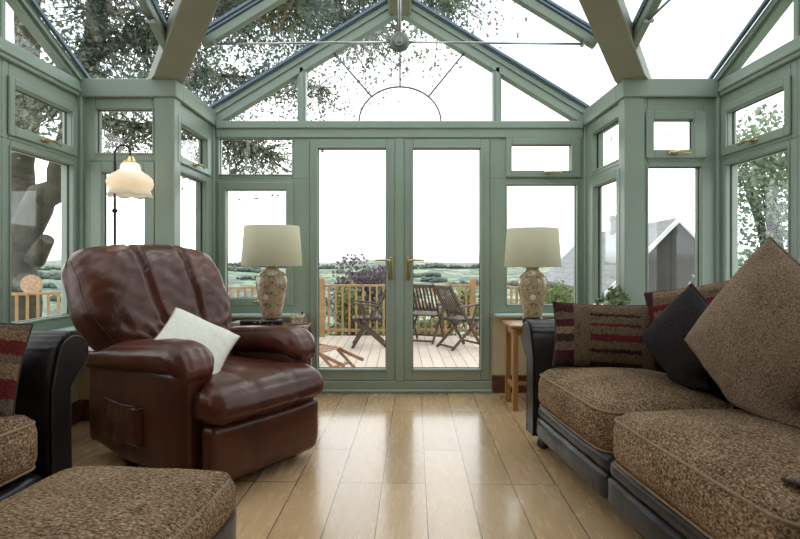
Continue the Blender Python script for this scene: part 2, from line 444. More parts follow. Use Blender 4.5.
def window(M, outer, pane, sash=None, hand=None, sprig=None):
    """outer/pane/sash: (u0,u1,z0,z1)"""
    wn[0] += 1
    w = empty('window_%d' % wn[0], kind='structure')
    bm = bmesh.new()
    inner = sash if sash else pane
    rect_frame(bm, M, outer, inner, 0, .085)
    if not sash:   # glazing bead
        e = .012
        rect_frame(bm, M, (pane[0] - e, pane[1] + e, pane[2] - e, pane[3] + e), pane, -.007, .0, .003)
    finish('window_frame', bm, GREEN, w)
    if sash:
        bm = bmesh.new()
        g = .004
        s = (sash[0] + g, sash[1] - g, sash[2] + g, sash[3] - g)
        o2 = (sash[0] - .012, sash[1] + .012, sash[2] - .012, sash[3] + .012)
        rect_frame(bm, M, o2, pane, -.016, .0, .005)
        rect_frame(bm, M, s, pane, .0, .055, .002)
        finish('window_sash', bm, GREEN, w)
    bm = bmesh.new(); e = .003
    rect_frame(bm, M, (pane[0] - .001, pane[1] + .001, pane[2] - .001, pane[3] + .001), (pane[0] + e, pane[1] - e, pane[2] + e, pane[3] - e), .031, .043, 0)
    finish('gasket', bm, RUBBER, w)
    bm = bmesh.new()
    box(bm, pane[0] + .001, pane[1] - .001, .034, .040, pane[2] + .001, pane[3] - .001, 0, M)
    finish('glass_pane', bm, PANE, w)
    if hand: handle(w, M, hand[0], hand[1], -.016 if sash else 0)
    if sprig:
        bm = bmesh.new(); u, z, r = sprig
        P = lambda a, q, du=0, dz=0: M @ V(u + du + q * r * math.cos(a), .031, z + dz + q * r * math.sin(a))
        tube(bm, [M @ V(u + .1 * r, .031, z - 1.6 * r), M @ V(u, .031, z - .8 * r), M @ V(u, .031, z)], .0018, 4)
        for a in (.35, 1.5, 2.6, -.5, 3.7):
            tube(bm, [P(a - .5, .35), P(a - .25, .62), P(a, 1.15), P(a + .22, .75), P(a + .5, .35)], .0022, 4)
        tube(bm, [P(.6, .9), P(.5, 1.5), P(.35, 1.25)], .0020, 4)
        finish('etched_flower', bm, LEAD, w)
    return w

# ------------------------------------------------------------------ floor, dwarf walls, sills, skirting
FLOORM = planks('oak_laminate_floor', .212, 1.25, ((.62, .41, .225), (.48, .305, .16)), (.10, .065, .04), .26, rz=math.radians(1.6), gap=.005, offs=(.12, -.055), coat=.5)
bm = bmesh.new()
box(bm, -XT - .1, XT + .1, YH - .2, YC + .09, -.12, 0)
box(bm, -XN - .1, XN + .1, YC + .09, YB + .1, -.12, 0)
meta(finish('floor', bm, FLOORM), kind='structure')

MB = frame_M(0, YB, 1, 0, 0, 1)                       # back gable wall
ML = frame_M(-XN, 0, 0, 1, -1, 0); MR = frame_M(XN, 0, 0, 1, 1, 0)      # short return walls
MPL = frame_M(0, YC, 1, 0, 0, 1)                      # facing panels left and right of the nave
MSL = frame_M(-XT, 0, 0, 1, -1, 0); MSR = frame_M(XT, 0, 0, 1, 1, 0)

DX0, DX1 = -.755, .758    # door frame outer
def dwarf(name, parts):
    w = empty(name, kind='structure')
    bm = bmesh.new()
    for M, u0, u1 in parts: box(bm, u0, u1, 0, .12, 0, SILL - .025, 0, M)
    finish('dwarf_wall', bm, CREAM, w)
    return w
def sillbd(parent, M, u0, u1, dep=.15):
    bm = bmesh.new(); box(bm, u0, u1, -dep, .05, SILL - .028, SILL, .007, M)
    finish('window_sill', bm, SILLM, parent)
def skirt(name, parts):
    bm = bmesh.new()
    for M, u0, u1 in parts:
        box(bm, u0, u1, -.018, 0, 0, .11, .003, M); box(bm, u0, u1, -.012, 0, .11, .145, .005, M)
    meta(finish(name, bm, SKIRT), kind='structure')
wl = dwarf('wall_left', [(MSL, YH, YC + .12), (MPL, -XT, -XN - .12), (ML, YC, YB)])
sillbd(wl, MSL, YH, YC, .13); sillbd(wl, MPL, -XT + .131, -XN, .13); sillbd(wl, ML, YC, YB, .10)
wr = dwarf('wall_right', [(MSR, YH, YC + .12), (MPL, XN + .12, XT), (MR, YC, YB)])
sillbd(wr, MSR, YH, YC, .13); sillbd(wr, MPL, XN, XT - .131, .13); sillbd(wr, MR, YC, YB, .10)
wb = dwarf('wall_back', [(MB, -XN - .12, DX0), (MB, DX1, XN + .12)])
sillbd(wb, MB, -XN + .101, DX0 - .02, .12); sillbd(wb, MB, DX1 + .02, XN - .101, .12)
skirt('baseboard_left', [(MSL, YH, YC), (MPL, -XT + .02, -XN + .02), (ML, YC, YB)])
skirt('baseboard_right', [(MSR, YH, YC), (MPL, XN - .02, XT - .02), (MR, YC, YB)])
skirt('baseboard_back', [(MB, -XN + .02, DX0 - .01), (MB, DX1 + .01, XN - .02)])

# house wall behind the camera
bm = bmesh.new(); box(bm, -XT - .12, XT + .12, YH - .15, YH, 0, 3.5)
meta(finish('wall_house', bm, HOUSEW), kind='structure')

# ------------------------------------------------------------------ windows
ZT = 2.209          # underside of the eaves plate
# back wall
window(MB, (-XN, DX0, 1.775, 2.125), (-1.499, -.893, 1.812, 2.112))
window(MB, (-XN, DX0, SILL, 1.775), (-1.441, -.942, .784, 1.680), (-1.492, -.893, .735, 1.735), (-1.17, .757))
window(MB, (DX1, XN, 1.775, 2.125), (.931, 1.424, 1.842, 2.054), (.896, 1.49, 1.797, 2.105), (1.22, 1.822))
window(MB, (DX1, XN, SILL, 1.775), (.893, 1.474, .732, 1.724))
# left and right returns
window(ML, (YC + .03, YB, 1.775, ZT), (3.75, 4.27, 1.832, 2.060), (3.71, 4.33, 1.793, 2.11), (4.0, 1.812))
window(ML, (YC + .03, YB, SILL, 1.775), (3.74, 4.27, .735, 1.724))
window(MR, (YC + .03, YB, 1.775, ZT), (3.74, 4.27, 1.812, 2.11), sprig=(3.98, 1.98, .045))
window(MR, (YC + .03, YB, SILL, 1.775), (3.78, 4.24, .79, 1.680), (3.73, 4.30, .735, 1.735), (4.0, .76))
# facing panels
window(MPL, (-XT, -XN + .0, 1.775, ZT), (-2.082, -1.692, 1.832, 2.135))
window(MPL, (-XT, -XN + .0, SILL, 1.775), (-2.034, -1.743, .79, 1.697), (-2.098, -1.688, .735, 1.755), None)
window(MPL, (XN, XT, 1.775, ZT), (1.738, 2.012, 1.852, 2.058), (1.697, 2.083, 1.805, 2.105), (1.86, 1.828), sprig=(1.86, 1.955, .022))
window(MPL, (XN, XT, SILL, 1.775), (1.703, 2.068, .738, 1.738))
# side walls, four bays each
bays = [(2.935, 3.65), (2.22, 2.935), (1.505, 2.22), (.79, 1.505), (.075, .79), (YH, .075)]
for Ms in (MSL, MSR):
    for i, (a, b) in enumerate(bays):
        a2 = a + .065; b2 = b - (.05 if i == 0 else .065)
        window(Ms, (a, b, 1.775, ZT), (a2 + .02, b2 - .045, 1.855, 2.085), (a2 - .015, b2 - .005, 1.81, 2.12), ((a + b) / 2 - .03, 1.828), sprig=((a + b) / 2 - .06, 1.99, .05) if i == 0 and Ms is MSR else None)
        window(Ms, (a, b, SILL, 1.775), (a2, b2 - .02, .735, 1.735))

# ------------------------------------------------------------------ french doors
dn = [0]
def door(x0, x1, p0, p1, side):
    dn[0] += 1
    d = empty('door_%d' % dn[0], kind='structure')
    bm = bmesh.new()
    z0, z1 = .10, 2.102; q0, q1 = .197, 2.025
    rect_frame(bm, MB, (x0, x1, z0, z1), (p0, p1, q0, q1), -.012, .06, .005)
    rect_frame(bm, MB, (p0 - .018, p1 + .018, q0 - .018, q1 + .018), (p0, p1, q0, q1), -.020, -.012, .004)
    finish('door_leaf', bm, GREEN, d)
    bm = bmesh.new(); e = .005
    rect_frame(bm, MB, (p0 - .001, p1 + .001, q0 - .001, q1 + .001), (p0 + e, p1 - e, q0 + e, q1 - e), .022, .04, 0)
    finish('gasket', bm, RUBBER, d)
    bm = bmesh.new(); box(bm, p0, p1, .027, .034, q0, q1, 0, MB); finish('glass_pane', bm, PANE, d)
    hx = (x1 - .035) if side > 0 else (x0 + .035)
    bm = bmesh.new()
    box(bm, hx - .014, hx + .014, -.020, -.011, .93, 1.125, .005, MB)
    lathe_pts = [(hx, .995), (hx, .96)]
    for (a, z) in lathe_pts: tube(bm, [MB @ V(a, -.018, z), MB @ V(a, -.028, z)], .008, 10)
    finish('handle_plate', bm, BRASS, d, smooth=True, sharp=40)
    bm = bmesh.new()
    tube(bm, [MB @ V(hx, -.02, 1.095), MB @ V(hx, -.055, 1.095), MB @ V(hx - side * .012, -.064, 1.095), MB @ V(hx - side * .05, -.064, 1.099), MB @ V(hx - side * .115, -.06, 1.097), MB @ V(hx - side * .125, -.058, 1.094)], [.011, .010, .010, .009, .008, .009], 10)
    finish('door_handle', bm, BRASS, d, smooth=True)
    return d
door(-.742, -.036, -.677, -.112, 1)
door(.036, .748, .110, .672, -1)
bm = bmesh.new()
box(bm, DX0 - .01, DX1 + .01, -.015, .1, 0, .095, .004, MB)       # threshold
box(bm, DX0 - .01, DX1 + .01, -.035, .0, 0, .028, .006, MB)
box(bm, DX0 - .012, -.745, -.006, .1, .095, 2.125, .004, MB)
box(bm, .751, DX1 + .012, -.006, .1, .095, 2.125, .004, MB)
box(bm, -.036, .036, -.022, .02, .095, 2.104, .006, MB)          # centre post
box(bm, -.745, .751, .0, .1, 2.104, 2.125, 0, MB)
meta(finish('trim_1', bm, GREEN), kind='structure')

# ------------------------------------------------------------------ posts, plates, rails
tn = [1]
def trim(bm, mat=GREEN, smooth=False):
    tn[0] += 1
    return meta(finish('trim_%d' % tn[0], bm, mat, smooth=smooth), kind='structure')
# corner pillars
for s in (-1, 1):
    bm = bmesh.new()
    xa, xb = sorted((s * (XN - .012), s * (XN + .125)))
    box(bm, xa, xb, YC - .012, YC + .10, SILL, ZT + .05, .006)
    trim(bm)
    bm = bmesh.new()
    xa, xb = sorted((s * (XT - .03), s * (XT + .085)))
    box(bm, xa, xb, YC - .03, YC + .085, SILL, ZT + .05, .006)
    trim(bm)
    bm = bmesh.new()
    xa, xb = sorted((s * (XN - .02), s * (XN + .085)))
    box(bm, xa, xb, YB - .02, YB + .085, SILL, ZT + .05, .006)
    trim(bm)
    # eaves plates (ring beams)
    bm = bmesh.new()
    xa, xb = sorted((s * (XN - .03), s * (XT + .1)))
    box(bm, xa, xb, YC - .03, YC + .1, ZT, 2.333, .006)
    xa, xb = sorted((s * (XN - .03), s * (XN + .1)))
    box(bm, xa, xb, YC + .1, YB + .1, ZT, 2.333, .006)
    trim(bm)
    bm = bmesh.new()
    xa, xb = sorted((s * (XT - .022), s * (XT + .1)))
    box(bm, xa, xb, YH, YC - .03, ZT, 2.318, .006)
    xa, xb = sorted((s * (XT - .034), s * (XT + .1)))
    box(bm, xa, xb, YH, YC - .03, 2.235, 2.262, .006)
    trim(bm)
# rail under the back gable
bm = bmesh.new()
box(bm, -XN + .0, XN - .0, 0, .1, 2.125, 2.25, .004, MB)
box(bm, -XN + .03, XN - .03, -.03, .0, 2.185, 2.25, .008, MB)
box(bm, -XN + .03, XN - .03, -.015, .0, 2.112, 2.19, .005, MB)
trim(bm)
# back gable rafters
def gable_beam(bm, side, d0, d1, off, th, xa=0.0, xb=XN + .06):
    # strip following the roof slope on the back wall; off = top below glass plane (vertical)
    pts = [(side * xa, ZR - SN * xa - off), (side * xb, ZR - SN * xb - off), (side * xb, ZR - SN * xb - off - th), (side * xa, ZR - SN * xa - off - th)]
    A = [bm.verts.new(MB @ V(u, d0, z)) for u, z in pts]; B = [bm.verts.new(MB @ V(u, d1, z)) for u, z in pts]
    bm.faces.new(A); bm.faces.new(B)
    for i in range(4): bm.faces.new((A[i], A[(i + 1) % 4], B[(i + 1) % 4], B[i]))
for s in (-1, 1):
    bm = bmesh.new(); gable_beam(bm, s, -.012, .085, .012, .148); gable_beam(bm, s, -.026, -.012, .03, .05); trim(bm)
    bm = bmesh.new(); gable_beam(bm, s, -.055, -.028, -.004, .022); gable_beam(bm, s, -.040, -.026, .018, .012); trim(bm, BLUE)
    bm = bmesh.new(); x = s * .814      # gable mullion
    zt = ZR - SN * .814 - .12
    box(bm, x - .034, x + .034, 0, .085, 2.25, zt, .004, MB); box(bm, x - .018, x + .018, -.012, 0, 2.25, zt, .005, MB); trim(bm)
# gable glass: three panes
def glass_poly(poly, M, d0, d1, parent, mat):
    bm = bmesh.new()
    A = [bm.verts.new(M @ V(u, d0, z)) for u, z in poly]; B = [bm.verts.new(M @ V(u, d1, z)) for u, z in poly]
    bm.faces.new(A); bm.faces.new(B); n = len(A)
    for i in range(n): bm.faces.new((A[i], A[(i + 1) % n], B[(i + 1) % n], B[i]))
    return finish('glass_pane', bm, mat, parent)
zi = lambda x: ZR - SN * abs(x) - .15
wn[0] += 1; gw = empty('window_%d' % wn[0], kind='structure')
glass_poly([(-.79, 2.24), (.79, 2.24), (.79, zi(.79)), (0, zi(0)), (-.79, zi(.79))], MB, .034, .04, gw, PANE)
bm = bmesh.new()      # sunburst lead
cx, cz, rx, rz = .004, 2.255, .342, .292
arc = [MB @ V(cx + rx * math.cos(PI * k / 32), .030, cz + rz * math.sin(PI * k / 32)) for k in range(33)]
tube(bm, arc, .0085, 6)
for a, (ex, ez) in ((90, (.004, 3.10)), (134, (-.545, 2.825)), (46, (.540, 2.83))):
    a = math.radians(a)
    tube(bm, [MB @ V(cx + rx * math.cos(a), .030, cz + rz * math.sin(a)), MB @ V(ex, .030, ez)], .0085, 6)
finish('sunburst_lead', bm, LEAD, gw, smooth=True)
for s in (-1, 1):
    wn[0] += 1; g = empty('window_%d' % wn[0], kind='structure')
    glass_poly([(s * .84, 2.24), (s * 1.52, 2.24), (s * .84, zi(.84))], MB, .034, .04, g, PANE)
# side gables
def side_rafter(bm, s, x0, x1, off, th):
    for (ya, yb) in ((YR, YC + .06), (YR, YH)):
        zf = lambda y: ZR - ST * abs(y - YR)
        xs = sorted((s * x0, s * x1))
        vs = []
        for x in xs:
            vs.append([bm.verts.new((x, ya, zf(ya) - off)), bm.verts.new((x, yb, zf(yb) - off)), bm.verts.new((x, yb, zf(yb) - off - th)), bm.verts.new((x, ya, zf(ya) - off - th))])
        A, B = vs
        bm.faces.new(A); bm.faces.new(B)
        for i in range(4): bm.faces.new((A[i], A[(i + 1) % 4], B[(i + 1) % 4], B[i]))
for s, Ms in ((-1, MSL), (1, MSR)):
    bm = bmesh.new(); side_rafter(bm, s, XT - .012, XT + .045, .012, .080); side_rafter(bm, s, XT - .032, XT - .012, .02, .045); trim(bm)
    bm = bmesh.new(); side_rafter(bm, s, XT - .058, XT - .034, -.004, .022); trim(bm, BLUE)
    for yy in (2.935, 2.22, 1.505, .79, .075):
        bm = bmesh.new(); zt = ZR - ST * abs(yy - YR) - .07
        box(bm, yy - .034, yy + .034, 0, .085, 2.31, zt, .004, Ms); box(bm, yy - .018, yy + .018, -.012, 0, 2.31, zt, .005, Ms); trim(bm)
    wn[0] += 1; g = empty('window_%d' % wn[0], kind='structure')
    zz = lambda y: ZR - ST * abs(y - YR) - .07
    glass_poly([(YH + .05, 2.31), (YC - .1, 2.31), (YC - .1, zz(YC - .1)), (YR, zz(YR)), (YH + .05, zz(YH + .05))], Ms, .034, .04, g, PANE)

# ------------------------------------------------------------------ glass roof
ceil = empty('ceiling', kind='structure')
def roof_pane(pts):
    bm = bmesh.new(); up = Vector((0, 0, .012))
    A = [bm.verts.new(Vector(p)) for p in pts]; B = [bm.verts.new(Vector(p) + up) for p in pts]
    bm.faces.new(A); bm.faces.new(B); n = len(A)
    for i in range(n): bm.faces.new((A[i], A[(i + 1) % n], B[(i + 1) % n], B[i]))
    finish('roof_glass', bm, ROOFG, ceil)
for s in (-1, 1):
    e = .06
    roof_pane([(s * XN, YC, ZE), (s * 0, YR, ZR), (0, YB + .1, ZR), (s * (XN + e), YB + .1, ZE - SN * e), (s * (XN + e), YC, ZE - SN * e)][:5])
    roof_pane([(s * (XT + .1), YC + .06, ZE - ST * .06), (s * XN, YC + .06, ZE - ST * .06), (s * XN, YC, ZE), (0, YR, ZR), (s * (XT + .1), YR, ZR)])
bm = bmesh.new()      # unseen rear slope, added as solid plaster to keep the foreground dark
prism(bm, [(YR - .02, ZR - .02), (YH, ZR - ST * (YR - YH)), (YH, ZR - ST * (YR - YH) + .14), (YR - .02, ZR + .12)], -XT - .1, XT + .1, Matrix(((0, 0, 1, 0), (1, 0, 0, 0), (0, 1, 0, 0), (0, 0, 0, 1))))
finish('light_blocking_slope', bm, HOUSEW, ceil)
# glazing bars
def vy(x): return YC - (XN - abs(x)) * (YC - YR) / XN     # y of the valley at |x|
def zn(x): return ZR - SN * abs(x)
def ztp(y): return ZR - ST * abs(y - YR)
def gbar(a, b, nrm):
    a = Vector(a); b = Vector(b); nrm = Vector(nrm).normalized()
    bm = bmesh.new(); beam(bm, a - nrm * .045, b - nrm * .045, .052, .062, nrm, .006); finish('glazing_bar', bm, GREEN, ceil)
    bm = bmesh.new(); beam(bm, a - nrm * .006, b - nrm * .006, .072, .016, nrm, .003); beam(bm, a + nrm * .022, b + nrm * .022, .066, .02, nrm, .003); finish('bar_cap', bm, BLUE, ceil)
for s in (-1, 1):
    for y in (3.44, 2.52):
        xv = XN - (YC - y) * XN / (YC - YR)
        gbar((s * (xv - .10), y, zn(xv - .10)), (s * .05, y, zn(.05)), (s * SN, 0, 1))
    for x in (1.47, .735):
        gbar((s * x, vy(x) - .12, ztp(vy(x) - .12)), (s * x, YR + .04, ztp(YR + .04)), (0, ST, 1))
for x in (-1.47, -.735, 0, .735, 1.47):
    gbar((x, YH, ztp(YH)), (x, YR - .04, ztp(YR - .04)), (0, -ST, 1))
# ridge beams
bm = bmesh.new(); box(bm, -.092, .092, YR, YB + .0, 3.128, ZR - .03, .012); trim(bm, OLIVE)
bm = bmesh.new(); box(bm, -XT + .0, XT - .0, YR - .09, YR + .09, 3.128, ZR - .03, .012); trim(bm, OLIVE)
# valley beams: flat soffit, top cut to the two roof slopes
for s in (-1, 1):
    a = Vector((s * (XN + .02), YC + .027, ZE - .012)); b = Vector((0, YR, ZR - .012))
    t = (b - a).normalized(); a = a - t * .15; L = (b - a).length
    sd = t.cross(Vector((0, 0, 1))).normalized(); up = sd.cross(t).normalized()
    M = Matrix(((sd.x, up.x, t.x, a.x), (sd.y, up.y, t.y, a.y), (sd.z, up.z, t.z, a.z), (0, 0, 0, 1)))
    c = .035
    bm = bmesh.new(); prism(bm, [(-.098, -.058), (-.092, -.064), (.092, -.064), (.098, -.058), (.098, .040), (0, -.004), (-.098, .040)], 0, L, M)
    bmesh.ops.translate(bm, verts=bm.verts[:], vec=(s * .04, 0, 0))
    g = bm.verts[:] + bm.edges[:] + bm.faces[:]
    r = bmesh.ops.bisect_plane(bm, geom=g, plane_co=(0, 0, 2.328), plane_no=(0, 0, -1), clear_outer=True)
    bmesh.ops.edgeloop_fill(bm, edges=[e for e in r['geom_cut'] if isinstance(e, bmesh.types.BMEdge)])
    trim(bm, OLIVE)

# ------------------------------------------------------------------ tie rods
t = empty('tie_rod', (0, 3.44, 0), label='long horizontal steel tie rod with round hub hanging below the roof ridge', cat='tie rod')
HZ = 2.505
bm = bmesh.new(); tube(bm, [(-1.19, 0, HZ - .012), (-.055, 0, HZ)], .008, 8); finish('rod', bm, STEEL, t, smooth=True)
bm = bmesh.new(); tube(bm, [(1.19, 0, HZ - .012), (.055, 0, HZ)], .008, 8); finish('rod', bm, STEEL, t, smooth=True)
bm = bmesh.new(); tube(bm, [(.0, 0, HZ + .04), (.0, 0, 3.135)], .011, 10); finish('hanger_rod', bm, STEEL, t, smooth=True)
bm = bmesh.new(); lathe(bm, [(0, -.02), (.050, -.02), (.062, -.014), (.067, 0), (.062, .014), (.050, .02), (0, .02)], 30)
for v in bm.verts: v.co = Vector((v.co.x, v.co.z, v.co.y + HZ))
finish('hub', bm, simple('grey_green_hub', (.20, .22, .18), .4, .5), t, smooth=True, sharp=40)
bm = bmesh.new(); lathe(bm, [(0, -.016), (.014, -.016), (.018, -.008), (.034, -.008), (.036, .0), (.036, .006), (0, .006)], 16)
for v in bm.verts: v.co = Vector((v.co.x, v.co.z - .02, v.co.y + HZ))
finish('hub_bolt', bm, STEEL, t, smooth=True, sharp=30)
for s in (-1, 1):
    bm = bmesh.new()
    beam(bm, (s * 1.13, 0, HZ + .06), (s * 1.25, 0, HZ - .005), .045, .022)
    tube(bm, [(s * 1.185, -.03, HZ - .01), (s * 1.185, .03, HZ - .01)], .014, 8)
    finish('bracket', bm, STEEL, t, smooth=True, sharp=30)
for s, w in ((-1, 'left'), (1, 'right')):
    t = empty('tie_rod', (s * 1.47, 0, 0), label='steel tie rod under the roof beyond the %s sloping beam, running towards the viewer' % w, cat='tie rod')
    y = 3.15; z = ztp(y) - .085
    bm = bmesh.new(); tube(bm, [(0, y, z), (0, 2 * YR - y, z)], .008, 8); finish('rod', bm, STEEL, t, smooth=True)
    for sg in (1, -1):
        yy = YR + sg * (y - YR)
        bm = bmesh.new(); beam(bm, (0, yy + sg * .06, z - .0), (0, yy - sg * .06, z + .055), .045, .022)
        tube(bm, [(-.03, yy, z), (.03, yy, z)], .015, 8); finish('bracket', bm, STEEL, t, smooth=True, sharp=30)

# ------------------------------------------------------------------ recliner
def recliner():
    yaw = math.atan2(-.579, .816)
    r = empty('recliner', (-.655, 2.70, 0), yaw, 'chestnut brown leather recliner armchair with padded back, angled beside the french doors', 'armchair')
    def put(bm, name, mat=BROWN, par=None): return finish(name, bm, mat, par or r, smooth=True)
    # base
    bm = puffbm(.84, .62, .40, .03, n=8)
    for v in bm.verts: v.co += Vector((-.50, 0, .25))
    put(bm, 'base')
    # seat
    def seatdef(q, s):
        wsc = 1.0
        x = q.x - .30; y = q.y; z = q.z + .425
        if x < -.15: y *= .745
        elif x < -.08: y *= .745 + (.255) * (x + .15) / .07
        g = sum(math.exp(-((y - c) / .012) ** 2) for c in (-.125, .125)) * 1.3
        if s.z > .2 or s.x > .5:
            if s.z > .2: z -= .007 * g * min(1, (s.z - .2) * 2)
            if s.x > .5: x -= .007 * g * min(1, (s.x - .5) * 3)
        st = min(1, max(0, (s.z + 1) / 1.6)); st = st * st * (3 - 2 * st)
        z += .012 * (1 - (y / .36) ** 2) * st
        z -= .02 * max(0, (-x - .2)) 
        fr = max(0, x + .14) / .18
        z -= .030 * fr ** 2 * st
        return Vector((x, y, z))
    put(puffbm(.73, .73, .185, .075, (.02, .0, .012), 30, .006, 9, 2, seatdef), 'seat')
    # front side wings of the seat, below the cushion
    # footrest panel
    def footdef(q, s):
        y = q.y
        g = sum(math.exp(-((y - c) / .010) ** 2) for c in (-.13, .13))
        x = q.x - .035 - (.007 * g if s.x > .3 else 0) - .02 * max(0, -s.z) ** 2
        return Vector((x, y, q.z + .188))
    put(puffbm(.10, .70, .29, .035, (.018, 0, .0), 26, .004, 9, 4, footdef), 'footrest')
    for s, nm in ((-1, 'near'), (1, 'far')):
        bm = puffbm(.95, .13, .52, .035, (0, .012, 0), 16, .004, 7, 5 + s)
        for v in bm.verts:
            v.co += Vector((-.59, s * .335, .315))
            if v.co.x < -.7 : v.co.z += max(0, .12 - v.co.z) * min(1, (-.7 - v.co.x) * 3) * .9
        put(bm, 'side_panel')
        def armdef(q, sp, s=s):
            x = q.x - .575; y = q.y + s * .345; z = q.z + .636 + .085 * (x + .16)
            fr = max(0, x + .26) / .16
            z -= .050 * fr ** 2 * (1 if sp.z > -.5 else 1.25)
            if x > -.26: y = s * .345 + (y - s * .345) * (1 + .05 * fr)
            if sp.z > 0: z += .010 * math.sin((x + .9) * 3)
            z -= .006 * math.exp(-((x + .27) / .012) ** 2) if sp.z > .3 else 0
            # gathered pleats round the front of the pad
            if x > -.2: x += .002 * math.sin(y * 130)
            return Vector((x, y, z))
        a = put(puffbm(.97, .215, .135, .066, (.02, .01, .012), 26, .004, 8, 9 + s, armdef), 'armrest')
        # stitched seam
        b2 = bmesh.new(); pts = []
        for k in range(25):
            x = -1.0 + .87 * k / 24
            pts.append((x, s * .447 - s * .006 * (k > 20) * (k - 20), .672 + .085 * (x + .16) - (.050 * (max(0, x + .26) / .16) ** 2)))
        tube(b2, pts, .0035, 5); finish('seam', b2, BROWN, a, smooth=True)
    # front pillar under near arm: small side wings
    for s in (-1, 1):
        bm = puffbm(.10, .07, .13, .025, (0, .006, 0), 8, .003, 8, 3)
        for v in bm.verts: v.co += Vector((-.085, s * .325, .415))
        put(bm, 'side_wing')
    # backrest
    def backdef(q, s):
        # q.x thickness (front +), q.y width, q.z height
        h = q.z + .39
        tt = max(0, h / .78)
        wk = min(1, max(0, (tt - .18) / .40)); w = .74 + .26 * wk * wk * (3 - 2 * wk) - .05 * max(0, tt - .8)
        y = q.y * w - .035 - .055 * min(1, tt * 1.5)
        g = sum(math.exp(-((q.y - c * (1 - .12 * (1 - tt))) / .014) ** 2) for c in (-.12, .16))
        th = q.x
        if s.x > .3:
            th += .012 * (1 - g)
            th += .022 * math.sin(PI * min(1, max(0, tt))) - .018 * g
            lo = math.exp(-((tt - .25) / .25) ** 2)
            th += lo * .018 * noise.noise(Vector((y * 14 + h * 6, h * 26 - abs(y) * 10, 5)))
            th += .035 * math.exp(-((tt - .80) / .22) ** 2)
            th += .010 * noise.noise(Vector((y * 7, h * 11 - abs(y) * 6, 3))) 
            th += .006 * noise.noise(Vector((y * 16, h * 30 - y * 12, 8)))
            th -= .05 * (abs(q.y) / .435) ** 4
        else:
            th -= .11 * math.exp(-((tt - .35) / .30) ** 2) * (1 - (s.y * .5) ** 2)
        z_top = -.018 * g if s.z > .5 else 0
        z_arc = -.030 * (abs(q.y) / .435) ** 3 * max(0, tt - .5) * 2
        # lean: curve backwards with height
        ang = math.radians(20 + 14 * tt)
        bx = -.655 - h * math.tan(math.radians(18)) - .17 * tt ** 2
        bz = .40 + h * .965 + z_top + z_arc
        return Vector((bx + th * math.cos(ang), y, bz + th * math.sin(ang)))
    bk = put(puffbm(.21, .90, .77, .095, (.0, .01, .012), 72, .003, 8, 11, backdef), 'backrest')
    for c in (-.12, .16):
        b2 = bmesh.new(); pts = []
        for k in range(30):
            z = -.36 + .72 * k / 29; tt = (z + .39) / .78; yy = c * (1 - .12 * (1 - tt))
            p_ = backdef(Vector((.105, yy, z)), Vector((1, yy / .435, z / .385))); pts.append(p_ + Vector((.002, 0, .001)))
        tube(b2, pts, .004, 6); finish('seam', b2, BROWN, bk, smooth=True)
    for sg in (-1, 1):
        b2 = bmesh.new(); pts = []
        for k in range(30):
            z = -.34 + .66 * k / 29
            p_ = backdef(Vector((.062, sg * .435, z)), Vector((.75, sg, z / .385))); pts.append(p_)
        tube(b2, pts, .0055, 6); finish('seam', b2, BROWN, bk, smooth=True)
    # side pocket
    def pock(q, s):
        x = q.x; z = q.z
        x += .004 * math.sin(q.x * 110) * 0
        y = q.y - (.004 * math.sin(q.x * 60 + 9 * q.z) * max(0, s.z + .6) + .010 * noise.noise(Vector((q.x * 14, q.z * 5, 2))) if s.y < 0 else 0) - .018 * math.exp(-((z + .03) / .10) ** 2) * (1 if s.y < 0 else 0)
        return Vector((x - .64, y - .402, z + .27 - .01 * math.cos(q.x * 9)))
    pk = put(puffbm(.36, .040, .20, .016, (0, 0, 0), 34, .003, 14, 6, pock), 'side_pocket')
    b2 = bmesh.new(); tube(b2, [(-.64 + .17 * (k / 12 * 2 - 1), -.428, .372 - .012 * math.sin(PI * k / 12)) for k in range(13)], .005, 8); finish('pocket_hem', b2, BROWN, pk, smooth=True)
    # feet / glides
    for fx, fy in ((-.12, -.27), (-.12, .27), (-.86, -.27), (-.86, .27)):
        bm = bmesh.new(); lathe(bm, [(0, 0), (.02, 0), (.022, .06), (0, .06)], 12, (fx, fy, 0)); finish('foot', bm, EBONY, r, smooth=True, sharp=40)
    return r
recliner()

# ------------------------------------------------------------------ scroll arm sofas
def scroll_profile(h=.72, base_w=.14, r=.10, z0=.075):
    """(x,z) profile, inner face at x=0, roll leans to -x"""
    cx, cz = -base_w + .005, h - r
    pts = [(0, z0), (.0, .25), (.0, h - 2.2 * r), (-.006, h - 1.5 * r)]
    for k in range(0, 43):
        a = math.radians(12 + k * (225 / 42))
        pts.append((cx + (r * 1.10) * math.cos(a), cz + r * math.sin(a)))
    pts += [(-base_w * .95, h - 2.25 * r), (-base_w * .92, .40), (-base_w * .96, .20), (-base_w, z0)]
    return pts, (cx, cz)

